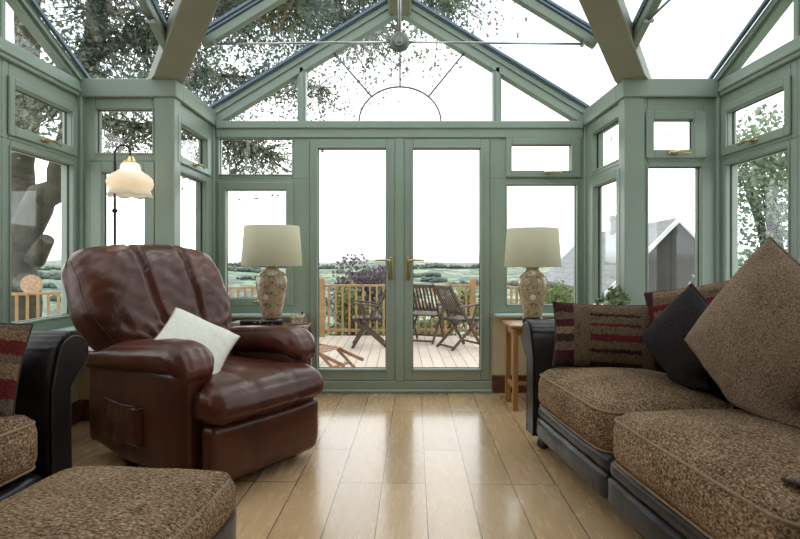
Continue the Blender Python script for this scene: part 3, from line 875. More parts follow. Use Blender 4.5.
def sofa(name, loc, rz, cush, D, lm, label, seat_d, aw=.17, armh=.725, arms=(1, 1), back=True, backh=.80, seath=.47, backth=.2, group=None):
    """local x along width from 0 (far arm inner face) to -W; y depth (front at 0, back at D)
       the arm scroll at x>0"""
    W = sum(cush)
    def cr(x, y, hw, hd):
        sx, sy = abs(x) / hw, abs(y) / hd
        return (x * (1 - .045 * sy ** 6), y * (1 - .10 * sx ** 6) if y < 0 else y)
    r = empty(name, loc, rz, label, 'sofa', group)
    # plinth
    bm = bmesh.new(); box(bm, -W, 0, .03, D - .04, .085, .26, .02, None, 2); finish('base', bm, lm, r, smooth=True, sharp=40)
    x = 0
    for i, c in enumerate(cush):
        xc = x - c / 2
        # lower and upper leather rails, one pair under every cushion
        def rd(q, s, xc=xc):
            g = math.exp(-((q.x) / .008) ** 2)
            return Vector((q.x + xc, q.y + .028 + (.006 * g if s.y < 0 else 0) + (.004 * noise.noise(Vector((q.x * 9, 0, i))) if s.y < 0 else 0), q.z + .14))
        finish('front_panel', puffbm(c - .006, .085, .118, .022, (0, .012, 0), 20, .003, 9, i, rd), lm, r, smooth=True)
        def rd2(q, s, xc=xc): return Vector((q.x + xc, q.y + .045, q.z + .235))
        finish('front_rail', puffbm(c - .004, .11, .085, .038, (0, .006, 0), 20, .003, 9, i + 3, rd2), lm, r, smooth=True)
        # seat cushion
        zc = seath - .10
        def cd(q, s, xc=xc, i=i):
            z = q.z
            z += .040 * (1 - (q.x / (c / 2)) ** 2) * (1 - (2 * q.y / seat_d) ** 4) if s.z > 0 else 0
            z += .006 * noise.noise(Vector((q.x * 3, q.y * 6, i * 3))) if s.z > 0 else 0
            qx, qy = cr(q.x, q.y, c / 2, seat_d / 2)
            z -= .012 * (abs(q.x) / (c / 2)) ** 6
            return Vector((qx + xc, qy + seat_d / 2 - .035, z + zc + .0))
        cb = puffbm(c - .012, seat_d, .205, .07, (.0, .012, .02), 26, .004, 8, i + 6, cd)
        cu = finish('seat_cushion', cb, TWEED, r, smooth=True)
        for zz, k in ((.0885, 1), (-.0885, -1)):
            b2 = bmesh.new()
            pl = [(*cr(px, py, c / 2, seat_d / 2), px) for px, py in perim(c - .012 - .034, seat_d - .034, .06)]
            tube(b2, [(px + xc, py + seat_d / 2 - .035 - (.006 if py < 0 else 0), zc + zz * .955 - .012 * (abs(ox) / (c / 2)) ** 6) for px, py, ox in pl], .0055, 6, closed=True)
            finish('piping', b2, TWEEDP, cu, smooth=True)
        # back cushion
        if back:
            def bd(q, s, xc=xc):
                z = q.z + seath + .19
                y = q.y + seat_d + .02 + (z - seath) * .16
                return Vector((q.x + xc, y, z))
            bc = puffbm(c - .02, .17, .36, .06, (.0, .03, .02), 18, .005, 7, i + 2, bd)
            finish('back_cushion', bc, lm, r, smooth=True)
        x -= c
    # back frame
    bm = bmesh.new()
    box(bm, -W - .02, .02, D - .12, D, .085, backh, .04, None, 3)
    finish('back_frame', bm, lm, r, smooth=True, sharp=50)
    prof, (cx, cz) = scroll_profile(armh, aw)
    hs = armh - 2.1 * .10
    for side, on in ((1, arms[0]), (-1, arms[1])):
        if not on: continue
        def mp(px, y, pz):
            return Vector((-px, y, pz)) if side > 0 else Vector((-W + px, y, pz))
        bm = bmesh.new(); ny = 18; rings = []
        for k in range(ny + 1):
            y = -.01 + (D - .03) * k / ny
            e = min(k, 3) / 3; sc = .93 + .07 * math.sin(e * PI / 2)
            ring = []
            for j, (px, pz) in enumerate(prof):
                qx = cx * 1 + (px - cx) * sc if pz > hs else (-aw / 2) + (px + aw / 2) * sc
                pl = .0045 * math.sin(j * 2.094) * (1 - k / 6) if (k <= 5 and pz > hs) else 0
                ring.append(bm.verts.new(mp(qx, y, pz + pl)))
            rings.append(ring)
        n = len(prof)
        for A, B in zip(rings, rings[1:]):
            for j in range(n): bm.faces.new((A[j], A[(j + 1) % n], B[(j + 1) % n], B[j]))
        bm.faces.new(rings[0]); bm.faces.new(rings[-1])
        arm = finish('armrest', bm, lm, r, smooth=True, sharp=60)
        # facing panel with piping that follows the scroll
        bm = bmesh.new(); f1 = []; f2 = []
        for (px, pz) in prof:
            qx = (-aw / 2 if pz < hs else cx) + (px - (-aw / 2 if pz < hs else cx)) * .76
            qz = pz if pz < hs else cz + (pz - cz) * .80
            f1.append(bm.verts.new(mp(qx, -.022, qz))); f2.append(bm.verts.new(mp(qx, .0, qz)))
        bm.faces.new(f1); bm.faces.new(f2)
        for j in range(n): bm.faces.new((f1[j], f1[(j + 1) % n], f2[(j + 1) % n], f2[j]))
        pts = [v.co.copy() for v in f1]
        fp = finish('arm_facing', bm, lm, arm)
        b2 = bmesh.new(); tube(b2, [p + Vector((0, .004, 0)) for p in pts], .006, 6, closed=True); finish('piping', b2, lm, arm, smooth=True)
    for fx in (.03, -W - .06):
        for fy in (.045, D - .10):
            bm = bmesh.new(); lathe(bm, [(0, 0), (.024, 0), (.036, .012), (.040, .03), (.030, .052), (.024, .06), (.034, .075), (.034, .09), (0, .09)], 18, (fx, fy, 0))
            finish('foot', bm, DARKWOOD, r, smooth=True, sharp=50)
    return r

# right sofa: the far arm's inner front corner at (.797,3.09); front looks towards -x
# local +x (far arm) -> world d=(-.087,.996); local +y (depth) -> world (.996,.087)
ang = math.atan2(.996, -.087)      # local x direction
# mirrored handedness: width axis must satisfy x cross y = z  ->  x=(-.087,.996), y should be (-.996,-.087); so flip by using negative scale-free trick:
def rebase(root, M):
    """bake a mirror into every mesh below root so that local y points the other way"""
    def walk(o):
        for ch in o.children:
            if ch.type == 'MESH':
                ch.data.transform(M); ch.data.flip_normals()
            walk(ch)
    walk(root)
FL = Matrix.Scale(-1, 4, Vector((0, 1, 0)))
sr = sofa('sofa', (.800, 3.09, 0), ang, [.86, .98], .93, GREYL, 'long charcoal leather sofa with tweed seat cushions along the right side', .66, armh=.735, aw=.15)
rebase(sr, FL)
# left sofa: far arm, front looks towards +x : local x=(.087,.996) , y=(-.996,.087) 
al = math.atan2(.996, .10)
sofa('sofa', (-1.385, 2.08, 0), al, [.80, .5], .72, BLACKL, 'black leather sofa with rolled arm and tweed seat, cut off by the left edge', .50, aw=.14, armh=.80, backh=.84, seath=.50)

# ------------------------------------------------------------------ ottoman
o = empty('ottoman', (-.83, 1.40, 0), math.radians(-5), 'low footstool with brown tweed padded top on black leather base in the near left corner', 'footstool')
def otd(q, s):
    z = q.z + (.020 * (1 - (q.x / .3) ** 2) * (1 - (q.y / .33) ** 2) if s.z > 0 else 0)
    return Vector((q.x * (1 - .06 * abs(s.y) ** 6), q.y * (1 - .06 * abs(s.x) ** 6), z + .365))
finish('padded_top', puffbm(.615, .69, .13, .05, (.006, .006, .012), 28, .004, 6, 3, otd), TWEED, o, smooth=True)
b2 = bmesh.new(); tube(b2, [(x * (1 - .06 * abs(y / .33) ** 6), y * (1 - .06 * abs(x / .29) ** 6), .365 + .052) for x, y in perim(.575, .655, .05)], .005, 6, closed=True); finish('piping', b2, TWEEDP, o, smooth=True)
finish('base', puffbm(.585, .665, .26, .03, (.004, .004, 0), 14, .003, 7, 8, lambda q, s: q + Vector((0, 0, .20))), GREYL, o, smooth=True)
for fx in (-.24, .24):
    for fy in (-.28, .28):
        bm = bmesh.new(); lathe(bm, [(0, 0), (.025, 0), (.034, .015), (.034, .05), (.024, .075), (0, .075)], 16, (fx, fy, 0)); finish('foot', bm, DARKWOOD, o, smooth=True, sharp=50)

# ------------------------------------------------------------------ cushions
RED = (.11, .012, .014); TAN = (.20, .13, .08); GRY = (.11, .08, .065); BUR = (.05, .010, .014); DK = (.030, .018, .016); OLV = (.12, .088, .055)
PW1 = patchwork('patchwork_cloth_banded', .26, .17,
    [(0, DK), (.14, BUR), (.26, GRY), (.40, DK), (.52, TAN), (.64, BUR), (.76, GRY), (.88, BUR)],
    [(0, DK), (.10, OLV), (.24, BUR), (.30, OLV), (.42, RED), (.53, OLV), (.66, RED), (.70, OLV), (.76, OLV), (.82, BUR), (.86, OLV)], .20, (.36, .86, OLV))
PW2 = patchwork('patchwork_cloth_striped', .26, .2,
    [(0, RED), (.3, DK), (.55, RED), (.8, BUR)],
    [(0, DK), (.10, OLV), (.30, BUR), (.36, OLV), (.48, TAN), (.58, OLV), (.70, RED), (.78, OLV), (.88, TAN)], .12)
PW3 = patchwork('patchwork_cloth_red_blocks', .21, .2,
    [(0, OLV), (.2, TAN), (.35, OLV), (1, OLV)],
    [(0, DK), (.12, GRY), (.28, RED), (.45, TAN), (.60, GRY), (.68, RED), (.82, TAN), (.92, GRY)], .42)
DKP = simple('dark_cord', (.05, .03, .025), .85)
pillow('patchwork_cushion', .53, .36, .15, PW1, DKP, (1.115, 2.92, .682), (-.22, -.93, .28), math.radians(-1), 'rectangular patchwork cushion with red bands, leaning on the sofa arm beside the lamp', 'patchwork cushions', seed=1, pinch=.06)
pillow('patchwork_cushion', .50, .38, .15, PW2, DKP, (1.525, 2.72, .785), (-.70, -.66, .25), math.radians(12), 'patchwork cushion leaning on the sofa back behind the dark plum one', 'patchwork cushions', seed=2, pinch=.06)
pillow('dark_cushion', .375, .375, .20, DARKV, DARKV, (1.355, 2.50, .725), (-.88, -.42, .20), math.radians(50), 'plain dark plum cushion standing on its corner on the sofa', None, seed=3, pinch=.04, fz=.50)
pillow('beige_cushion', .565, .565, .27, BEIGE, BEIGE, (1.40, 2.02, .80), (-.92, -.25, .20), math.radians(54), 'large taupe square cushion standing on its corner at the right edge', None, seed=4, pinch=.04, fz=.51)
pillow('flat_cushion', .42, .42, .10, BEIGE, DKP, (1.285, 1.29, .545), (-.106, .056, 1), math.radians(-45), 'cushion corner poking in from the right edge over the near seat cushion', None, seed=8, pinch=.03)
pillow('patchwork_cushion', .39, .37, .15, PW3, DKP, (-1.60, 1.93, .70), (.55, -.75, .25), math.radians(-10), 'patchwork cushion with red and grey blocks on the black sofa at the left', 'patchwork cushions', seed=5, pinch=.06)
pillow('cream_cushion', .37, .37, .13, CREAMC, CREAMP, (-1.06, 2.76, .665), (.48, -.46, .75), math.radians(-42), 'small cream cushion with corded edge resting on the brown recliner', None, seed=6, pinch=.07)

# ------------------------------------------------------------------ tables and lamps
def table(name, x0, x1, y0, y1, h, mat, label, cat, leg=.035, low=True, top=.022, over=.02):
    t = empty(name, ((x0 + x1) / 2, (y0 + y1) / 2, 0), 0, label, cat)
    hx, hy = (x1 - x0) / 2, (y1 - y0) / 2
    bm = bmesh.new(); box(bm, -hx - over, hx + over, -hy - over, hy + over, h - top, h, .006, None, 2); finish('table_top', bm, mat, t, smooth=True, sharp=35)
    for a in (-1, 1):
        for b in (-1, 1):
            bm = bmesh.new(); xa, xb = sorted((a * hx, a * (hx - leg))); ya, yb = sorted((b * hy, b * (hy - leg)))
            box(bm, xa, xb, ya, yb, 0, h - top, .003); finish('leg', bm, mat, t)
    bm = bmesh.new()
    for b in (-1, 1):
        box(bm, -hx + leg, hx - leg, b * (hy - leg / 2) - .009, b * (hy - leg / 2) + .009, h - top - .055, h - top, .002)
        box(bm, b * (hx - leg / 2) - .009, b * (hx - leg / 2) + .009, -hy + leg, hy - leg, h - top - .055, h - top, .002)
    finish('apron', bm, mat, t)
    if low:
        for b in (-1, 1):
            bm = bmesh.new(); box(bm, b * (hx - leg / 2) - .010, b * (hx - leg / 2) + .010, -hy + leg, hy - leg, .15, .185, .002); finish('stretcher', bm, mat, t)
        bm = bmesh.new(); box(bm, -hx + leg, hx - leg, -.010, .010, .155, .18, .002); finish('stretcher', bm, mat, t)
    return t
table('side_table', -1.27, -.70, 3.84, 4.24, .615, MAHOG, 'mahogany side table behind the recliner, under the left table lamp', 'side table')
table('side_table', .825, 1.17, 3.87, 4.17, .625, OAK, 'honey oak side table between the right sofa arm and the dwarf wall', 'side table', leg=.038)

def lamp(x, y, z, label, s=1.0, tilt=0):
    l = empty('table_lamp', (x, y, z), 0, label, 'table lamp', 'matching floral table lamps')
    bm = bmesh.new(); lathe(bm, [(0, .016), (.070, .016), (.082, .02), (.086, .030), (.080, .040), (.066, .046), (0, .046)], 28)
    for k in range(6):
        a = k * PI / 3; lathe(bm, [(0, 0), (.012, 0), (.014, .02), (0, .02)], 8, (.068 * math.cos(a), .068 * math.sin(a), 0))
    finish('stand', bm, EBONY, l, smooth=True, sharp=40)
    pr = [(0, .045), (.064, .045), (.070, .055), (.076, .09), (.090, .15), (.106, .22), (.117, .28), (.119, .32), (.112, .355), (.092, .385), (.062, .405), (.050, .415), (.050, .43), (.056, .44), (.052, .446), (0, .446)]
    bm = bmesh.new(); lathe(bm, pr, 40); finish('vase_body', bm, CERAM, l, smooth=True, sharp=60)
    bm = bmesh.new(); lathe(bm, [(0, .445), (.012, .445), (.012, .50), (.018, .50), (.018, .55), (0, .55)], 14)
    for k in range(3):
        a = k * 2 * PI / 3 + .4; tube(bm, [(0, 0, .56), (.198 * math.cos(a), .198 * math.sin(a), .725)], .002, 5)
    tube(bm, [(0, 0, .55), (0, 0, .565)], .006, 6)
    finish('lamp_holder', bm, BRASS, l, smooth=True, sharp=40)
    bm = bmesh.new()
    lathe(bm, [(.224, .44), (.2255, .442), (.204, .738), (.202, .74), (.200, .738), (.2215, .442), (.224, .44)], 48)
    finish('lamp_shade', bm, SHADEM, l, smooth=True, sharp=60)
    return l
lamp(-.962, 4.02, .615, 'floral ceramic table lamp with cream drum shade on the mahogany table, behind the recliner')
lamp(.998, 4.0, .625, 'floral ceramic table lamp with cream drum shade on the oak table, beside the right sofa').scale = (.93, .93, .96)

# trinkets on the left table
t = empty('spectacle_case', (-1.13, 4.02, .615), .1, 'flat black case lying on the mahogany table left of the lamp', 'case')
bm = bmesh.new(); box(bm, -.07, .07, -.03, .03, 0, .030, .008, None, 2); finish('case_body', bm, EBONY, t, smooth=True, sharp=50)
bm = bmesh.new(); box(bm, .03, .055, -.032, -.03, .012, .02, 0); finish('clasp', bm, simple('pink_mark', (.5, .2, .2), .5), t)
t = empty('ceramic_cottage', (-.775, 4.03, .615), .2, 'small painted pottery cottage ornament on the mahogany table right of the lamp', 'ornament')
bm = bmesh.new(); box(bm, -.045, .045, -.03, .03, 0, .05, .004)
finish('walls', bm, simple('cream_glaze_spots', (.55, .48, .33), .3, var=.5, scale=60), t)
bm = bmesh.new(); prism(bm, [(-.035, .05), (.035, .05), (.0, .085)], -.05, .05, Matrix(((0, 0, 1, 0), (1, 0, 0, 0), (0, 1, 0, 0), (0, 0, 0, 1)))); finish('roof', bm, simple('brown_cream_glaze', (.42, .34, .20), .3, var=.5, scale=50), t)
bm = bmesh.new(); box(bm, .03, .046, -.012, .012, .03, .095, .003); finish('chimney', bm, simple('blue_glaze', (.05, .07, .14), .3), t)
t = meta(finish('pencil', (lambda b: (tube(b, [(0, 0, .004), (.10, .06, .004)], .004, 6), b)[1])(bmesh.new()), simple('white_pencil', (.7, .68, .6), .5), None, smooth=True), 'white pencil lying at the front right of the mahogany table', 'pencil')
t.location = (-.765, 3.835, .615)
t = meta(finish('magazine', (lambda b: (box(b, -.12, .12, -.09, .09, 0, .008, .002), b)[1])(bmesh.new()), simple('pale_cover', (.55, .53, .50), .3), None), 'pale magazine lying on the mahogany table beside the wall', 'magazine')
t.location = (-1.16, 4.13, .615)

# floor lamp
fl = empty('floor_lamp', (-1.80, 3.37, 0), 0, 'dark bronze floor lamp with glowing frosted tulip glass shade behind the recliner', 'floor lamp')
BRONZE = simple('dark_bronze', (.035, .022, .016), .35, .62)
bm = bmesh.new(); lathe(bm, [(0, 0), (.13, 0), (.135, .01), (.12, .022), (.05, .035), (.02, .06), (0, .06)], 32); finish('base', bm, BRONZE, fl, smooth=True, sharp=50)
bm = bmesh.new(); tube(bm, [(0, 0, .05), (0, 0, 1.72)], .0085, 10)
lathe(bm, [(0, 1.40), (.014, 1.40), (.018, 1.41), (.014, 1.42), (0, 1.42)], 12); finish('pole', bm, BRONZE, fl, smooth=True)
bm = bmesh.new(); pts = [(0, 0, 1.66), (0, 0, 1.74)] + [(.05 - .05 * math.cos(a), 0, 1.765 + .06 * math.sin(a)) for a in [PI * k / 12 for k in range(0, 12)]] + [(.098, 0, 1.745)]
tube(bm, pts, .006, 8); finish('hook_arm', bm, BRONZE, fl, smooth=True)
bm = bmesh.new(); lathe(bm, [(0, 1.755), (.02, 1.752), (.030, 1.735), (.042, 1.718), (.044, 1.705), (0, 1.705)], 20, (.098, 0, 0)); finish('shade_cap', bm, BRASS, fl, smooth=True, sharp=50)
FROST, nt, p = newmat('frosted_glass')
p.inputs['Base Color'].default_value = (.93, .88, .80, 1); p.inputs['Roughness'].default_value = .3
tl = N_(nt, 'ShaderNodeBsdfTranslucent'); tl.inputs[0].default_value = (.95, .9, .8, 1)
mx = N_(nt, 'ShaderNodeMixShader'); mx.inputs[0].default_value = .55
tx = N_(nt, 'ShaderNodeTexNoise', Scale=14.0)
nt.links.new(ramp(nt, tx.outputs[0], [(.3, (.86, .78, .70)), (.7, (.95, .92, .87))]), p.inputs['Base Color'])
nt.links.new(p.outputs[0], mx.inputs[1]); nt.links.new(tl.outputs[0], mx.inputs[2]); nt.links.new(mx.outputs[0], nt.nodes['Material Output'].inputs[0])
bm = bmesh.new()
prof = [(.043, .0), (.053, -.010), (.059, -.028), (.057, -.042), (.076, -.056), (.108, -.076), (.131, -.100), (.138, -.126), (.132, -.150), (.119, -.168), (.121, -.180), (.129, -.192), (.133, -.200)]
nn = 48; rings = []
for i, (r_, z_) in enumerate(prof):
    ring = []
    for k in range(nn):
        a = 2 * PI * k / nn
        w_ = max(0, i - 8) / 4
        rr_ = r_ * (1 + .05 * w_ * math.cos(8 * a)) * (1 + (.02 * math.cos(8 * a) if 4 < i < 9 else 0))
        ring.append(bm.verts.new((.098 + rr_ * math.cos(a), rr_ * math.sin(a), 1.712 + z_ - .014 * w_ * abs(math.cos(4 * a)))))
    rings.append(ring)
for A, B in zip(rings, rings[1:]):
    for k in range(nn): bm.faces.new((A[k], A[(k + 1) % nn], B[(k + 1) % nn], B[k]))
sh = finish('glass_shade', bm, FROST, fl, smooth=True)
so = sh.modifiers.new('thick', 'SOLIDIFY'); so.thickness = .003
BULB = bpy.data.materials.new('lit_bulb'); BULB.use_nodes = True; p = BULB.node_tree.nodes['Principled BSDF']
p.inputs['Emission Color'].default_value = (1, .85, .68, 1); p.inputs['Emission Strength'].default_value = 14
bm = bmesh.new(); lathe(bm, [(0, -.12), (.018, -.115), (.029, -.095), (.027, -.07), (.016, -.04), (.013, -.01), (0, -.01)], 16, (.098, 0, 1.712)); finish('bulb', bm, BULB, fl, smooth=True)

# ------------------------------------------------------------------ ivy plant and cup on the sills
LEAFD = leafmat('ivy_leaf', [(.3, (.07, .12, .045)), (.5, (.20, .27, .12)), (.62, (.55, .60, .42))], scale=40)
ivx, ivy_ = 1.475, 3.70
t = empty('potted_ivy', (ivx, ivy_, SILL), 0, 'small potted variegated ivy on the window sill behind the patchwork cushion', 'potted plant')
bm = bmesh.new(); lathe(bm, [(0, 0), (.048, 0), (.052, .01), (.066, .10), (.070, .10), (.070, .118), (.062, .118), (.058, .10), (0, .10)], 24); finish('pot', bm, simple('dark_glazed_pot', (.05, .05, .04), .35), t, smooth=True, sharp=50)
def leaves(bm, pts, size, rr, squash=.55):
    for p in pts:
        p = Vector(p)
        a = Vector((rr.gauss(0, 1), rr.gauss(0, 1), rr.gauss(0, 1) * squash)).normalized()
        b = a.cross(Vector((rr.gauss(0, 1), rr.gauss(0, 1), rr.gauss(0, 1)))).normalized()
        s = size * rr.uniform(.6, 1.3); c = a.cross(b)
        v = [bm.verts.new(p - a * s * .5), bm.verts.new(p + b * s * .32 + c * s * .08), bm.verts.new(p + a * s * .5), bm.verts.new(p - b * s * .32 + c * s * .08)]
        bm.faces.new(v)
bm = bmesh.new(); stems = bmesh.new(); rr = random.Random(3)
for k in range(26):
    a = rr.uniform(0, 2 * PI); R = rr.uniform(.06, .20); hh = rr.uniform(.05, .14)
    if math.sin(a) > .3: R *= .45
    px = [(0, 0, .10), (R * .5 * math.cos(a), R * .5 * math.sin(a), .12 + hh * .9), (R * math.cos(a), R * math.sin(a), .11 + hh * rr.uniform(.1, 1.1))]
    if px[2][0] > .06: px[2] = (.055, px[2][1], px[2][2])
    tube(stems, px, .0018, 4)
    leaves(bm, [Vector(px[2]) * q + Vector(px[1]) * (1 - q) + Vector((rr.gauss(0, .01), rr.gauss(0, .01), rr.gauss(0, .01))) for q in [rr.random() for _ in range(11)]], .042, rr)
finish('stems', stems, LEAFD, t); finish('foliage', bm, LEAFD, t)
bm = bmesh.new(); lathe(bm, [(0, 0), (.022, 0), (.026, .01), (.033, .085), (.035, .088), (.031, .088), (.025, .012), (0, .012)], 20)
t = meta(finish('cup', bm, simple('white_china', (.75, .74, .70), .25), None, smooth=True, sharp=50), 'small white cup on the right window sill behind the sofa cushions', 'cup'); t.location = (1.735, 3.60, SILL)

# ------------------------------------------------------------------ deck
DZ = -.20
DECKM = planks('pale_weathered_decking', .14, 3.6, ((.52, .44, .37), (.46, .385, .32)), (.16, .12, .09), .75, gap=.009, offs=(0, 0), bump=.5)
bm = bmesh.new(); prism(bm, [(-6.2, 4.54), (3.0, 4.54), (2.0, 8.3), (1.33, 9.18), (-1.36, 9.18), (-6.2, 5.9)], DZ - .08, DZ)
box(bm, -XT - 2.5, -XN - .12, 2.0, 4.54, DZ - .08, DZ)
meta(finish('deck', bm, DECKM), kind='structure')

def fence(a, b, label, posts=(1, 1), h=.885, step=.112):
    a = Vector((*a, DZ)); b = Vector((*b, DZ)); L = (b - a).length; t = (b - a) / L
    f = empty('fence', a, math.atan2(t.y, t.x), label, 'fence')
    bm = bmesh.new(); box(bm, .0, L, -.035, .035, h - .035, h, .004); finish('top_rail', bm, FENCEM, f)
    bm = bmesh.new(); box(bm, .0, L, -.02, .02, .08, .125, .003); finish('bottom_rail', bm, FENCEM, f)
    n = int(L / step)
    for k in range(1, n):
        x = k * L / n
        bm = bmesh.new(); box(bm, x - .017, x + .017, -.045, -.02, .04, h - .035, .002); finish('baluster', bm, FENCEM, f)
    for k, on in ((0, posts[0]), (1, posts[1])):
        if on:
            x = L * k
            bm = bmesh.new(); box(bm, x - .045, x + .045, -.045, .045, 0, h + .09, .006)
            v = bmesh.ops.create_cone(bm, segments=4, radius1=.07, radius2=.0, depth=.05, cap_ends=True)['verts']
            for q in v: q.co = Matrix.Rotation(PI / 4, 4, 'Z') @ q.co + Vector((x, 0, h + .115))
            finish('post', bm, FENCEM, f)
    return f
fence((-1.32, 9.10), (1.25, 9.10), 'golden wooden baluster fence across the far edge of the deck, seen through the doors')
fence((-6.1, 6.0), (-1.40, 9.05), 'golden wooden baluster fence slanting along the left edge of the deck', (1, 0))
fence((1.31, 9.0), (1.93, 8.3), 'short golden wooden baluster fence at the right end of the deck', (0, 1), step=.10)

# ------------------------------------------------------------------ folding deck chairs
def deck_chair(loc, rz, label, mat=TEAK):
    """faces local +x"""
    c = empty('folding_chair', loc, rz, label, 'deck chair', 'folding deck chairs')
    for s in (-1, 1):
        y = s * .23
        bm = bmesh.new(); beam(bm, (.24, y, .0), (-.34, y, .94), .022, .042, (0, 1, 0) if 0 else (1, 0, 0)); finish('leg', bm, mat, c)
        bm = bmesh.new(); beam(bm, (-.28, y * .88, .0), (.22, y * .88, .44), .022, .042, (1, 0, 0)); finish('leg', bm, mat, c)
        bm = bmesh.new(); beam(bm, (-.20, s * .265, .62), (.20, s * .265, .665), .05, .022); beam(bm, (.20, s * .265, .665), (.27, s * .265, .63), .05, .022)
        finish('armrest', bm, mat, c)
        bm = bmesh.new(); beam(bm, (.02, s * .255, .34), (.12, s * .265, .65), .02, .035, (1, 0, 0)); finish('arm_support', bm, mat, c)
    bm = bmesh.new()
    for k in range(8):
        x = -.17 + k * .056; box(bm, x - .022, x + .022, -.21, .21, .425, .443, .002)
    for y in (-.16, .16): box(bm, -.19, .25, y - .012, y + .012, .40, .425, 0)
    finish('seat', bm, mat, c)
    bm = bmesh.new()
    P = lambda z: .24 - .58 * z / .94
    for z in (.52, .90): beam(bm, (P(z), -.23, z), (P(z), .23, z), .02, .05)
    for k in range(7):
        y = -.17 + k * .0567; beam(bm, (P(.52), y, .52), (P(.90), y, .90), .014, .03, (0, 1, 0))
    finish('backrest', bm, mat, c)
    for x, z in ((.20, .07), (-.24, .04)):
        bm = bmesh.new(); beam(bm, (x, -.22, z), (x, .22, z), .018, .03); finish('crossbar', bm, mat, c)
    return c
deck_chair((-.47, 8.1, DZ), math.radians(183), 'dark folding armchair on the deck seen through the left door')
deck_chair((.90, 7.95, DZ), math.radians(28), 'dark folding armchair on the deck, nearest the right end of the fence')
deck_chair((.42, 8.55, DZ), math.radians(68), 'dark folding chair on the deck behind the centre of the right door')
# lounger footrest in the near left of the door view
fr = empty('steamer_footrest', (-.93, 6.40, DZ), math.radians(-28), 'tan wooden lounger footrest on the deck low in the left door', 'footrest')
for s in (-1, 1):
    bm = bmesh.new()
    pp = [(-.55, .22), (-.2, .24), (.1, .22), (.38, .13), (.46, .11)]
    for (a, b), (c_, d_) in zip(pp, pp[1:]): beam(bm, (a, s * .2, b), (c_, s * .2, d_), .022, .04)
    finish('side_rail', bm, TEAKL, fr)
    bm = bmesh.new(); beam(bm, (.10, s * .18, .21), (.36, s * .18, .0), .022, .035, (1, 0, 0)); finish('leg', bm, TEAKL, fr)
    bm = bmesh.new(); beam(bm, (-.45, s * .18, .21), (-.55, s * .18, .0), .022, .035, (1, 0, 0)); finish('leg', bm, TEAKL, fr)
bm = bmesh.new()
for k in range(9):
    x = -.5 + k * .08; z = .24 - .35 * max(0, x - .05) ** 2; beam(bm, (x, -.19, z), (x, .19, z), .04, .014)
finish('slats', bm, TEAKL, fr)
bm = bmesh.new(); beam(bm, (.28, -.18, .07), (.28, .18, .07), .022, .03); finish('crossbar', bm, TEAKL, fr)

# ------------------------------------------------------------------ terrain and hills
def hillh(r, a):
    tab = [(4, -1.6), (12, -1.8), (16, -2.6), (25, -5), (40, -9), (70, -16), (110, -21), (160, -20), (220, -14), (300, -8.5), (400, -5), (550, -3.2), (800, -12)]
    for (r0, z0), (r1, z1) in zip(tab, tab[1:]):
        if r <= r1:
            k = (r - r0) / (r1 - r0); k = max(0, k); z = z0 + (z1 - z0) * k; break
    else: z = -12
    if r > 60:
        z += (r - 60) / 500 * (9 * noise.noise(Vector((a * 3.1, r / 240, 1))) + 4 * noise.noise(Vector((a * 9, r / 100, 4))) + 1.2)
    return z
HILLM, nt, p = newmat('hazed_patchwork_fields')
tc = N_(nt, 'ShaderNodeTexCoord')
mp = N_(nt, 'ShaderNodeMapping'); mp.inputs['Scale'].default_value = (1, .55, 1); nt.links.new(tc.outputs['Object'], mp.inputs[0])
vo = N_(nt, 'ShaderNodeTexVoronoi', Scale=.028); nt.links.new(mp.outputs[0], vo.inputs['Vector'])
sc = N_(nt, 'ShaderNodeSeparateColor'); nt.links.new(vo.outputs[1], sc.inputs[0])
fc = ramp(nt, sc.outputs[0], [(0, (.10, .14, .10)), (.25, (.20, .25, .14)), (.5, (.13, .18, .13)), (.75, (.27, .29, .20)), (1, (.17, .21, .17))])  # fields paled and greyed: distance haze put into their colour
no = N_(nt, 'ShaderNodeTexNoise', Scale=.09, Detail=6.0, Roughness=.7); nt.links.new(tc.outputs['Object'], no.inputs['Vector'])
tm = ramp(nt, no.outputs[0], [(.47, (0, 0, 0)), (.50, (1, 1, 1))])
mx = N_(nt, 'ShaderNodeMix', data_type='RGBA'); mx.inputs[7].default_value = (.065, .090, .080, 1)
nt.links.new(tm, mx.inputs[0]); nt.links.new(fc, mx.inputs[6]); nt.links.new(mx.outputs[2], p.inputs['Base Color']); p.inputs['Roughness'].default_value = 1
bm = bmesh.new(); rs = [4 * (200 ** (k / 60)) for k in range(61)]; NA = 90
g = [[bm.verts.new((r * math.sin(-1.25 + 2.5 * j / NA), r * math.cos(-1.25 + 2.5 * j / NA), hillh(r, -1.25 + 2.5 * j / NA))) for j in range(NA + 1)] for r in rs]
for i in range(60):
    for j in range(NA): bm.faces.new((g[i][j], g[i][j + 1], g[i + 1][j + 1], g[i + 1][j]))
meta(finish('hills', bm, HILLM, smooth=True), kind='structure')
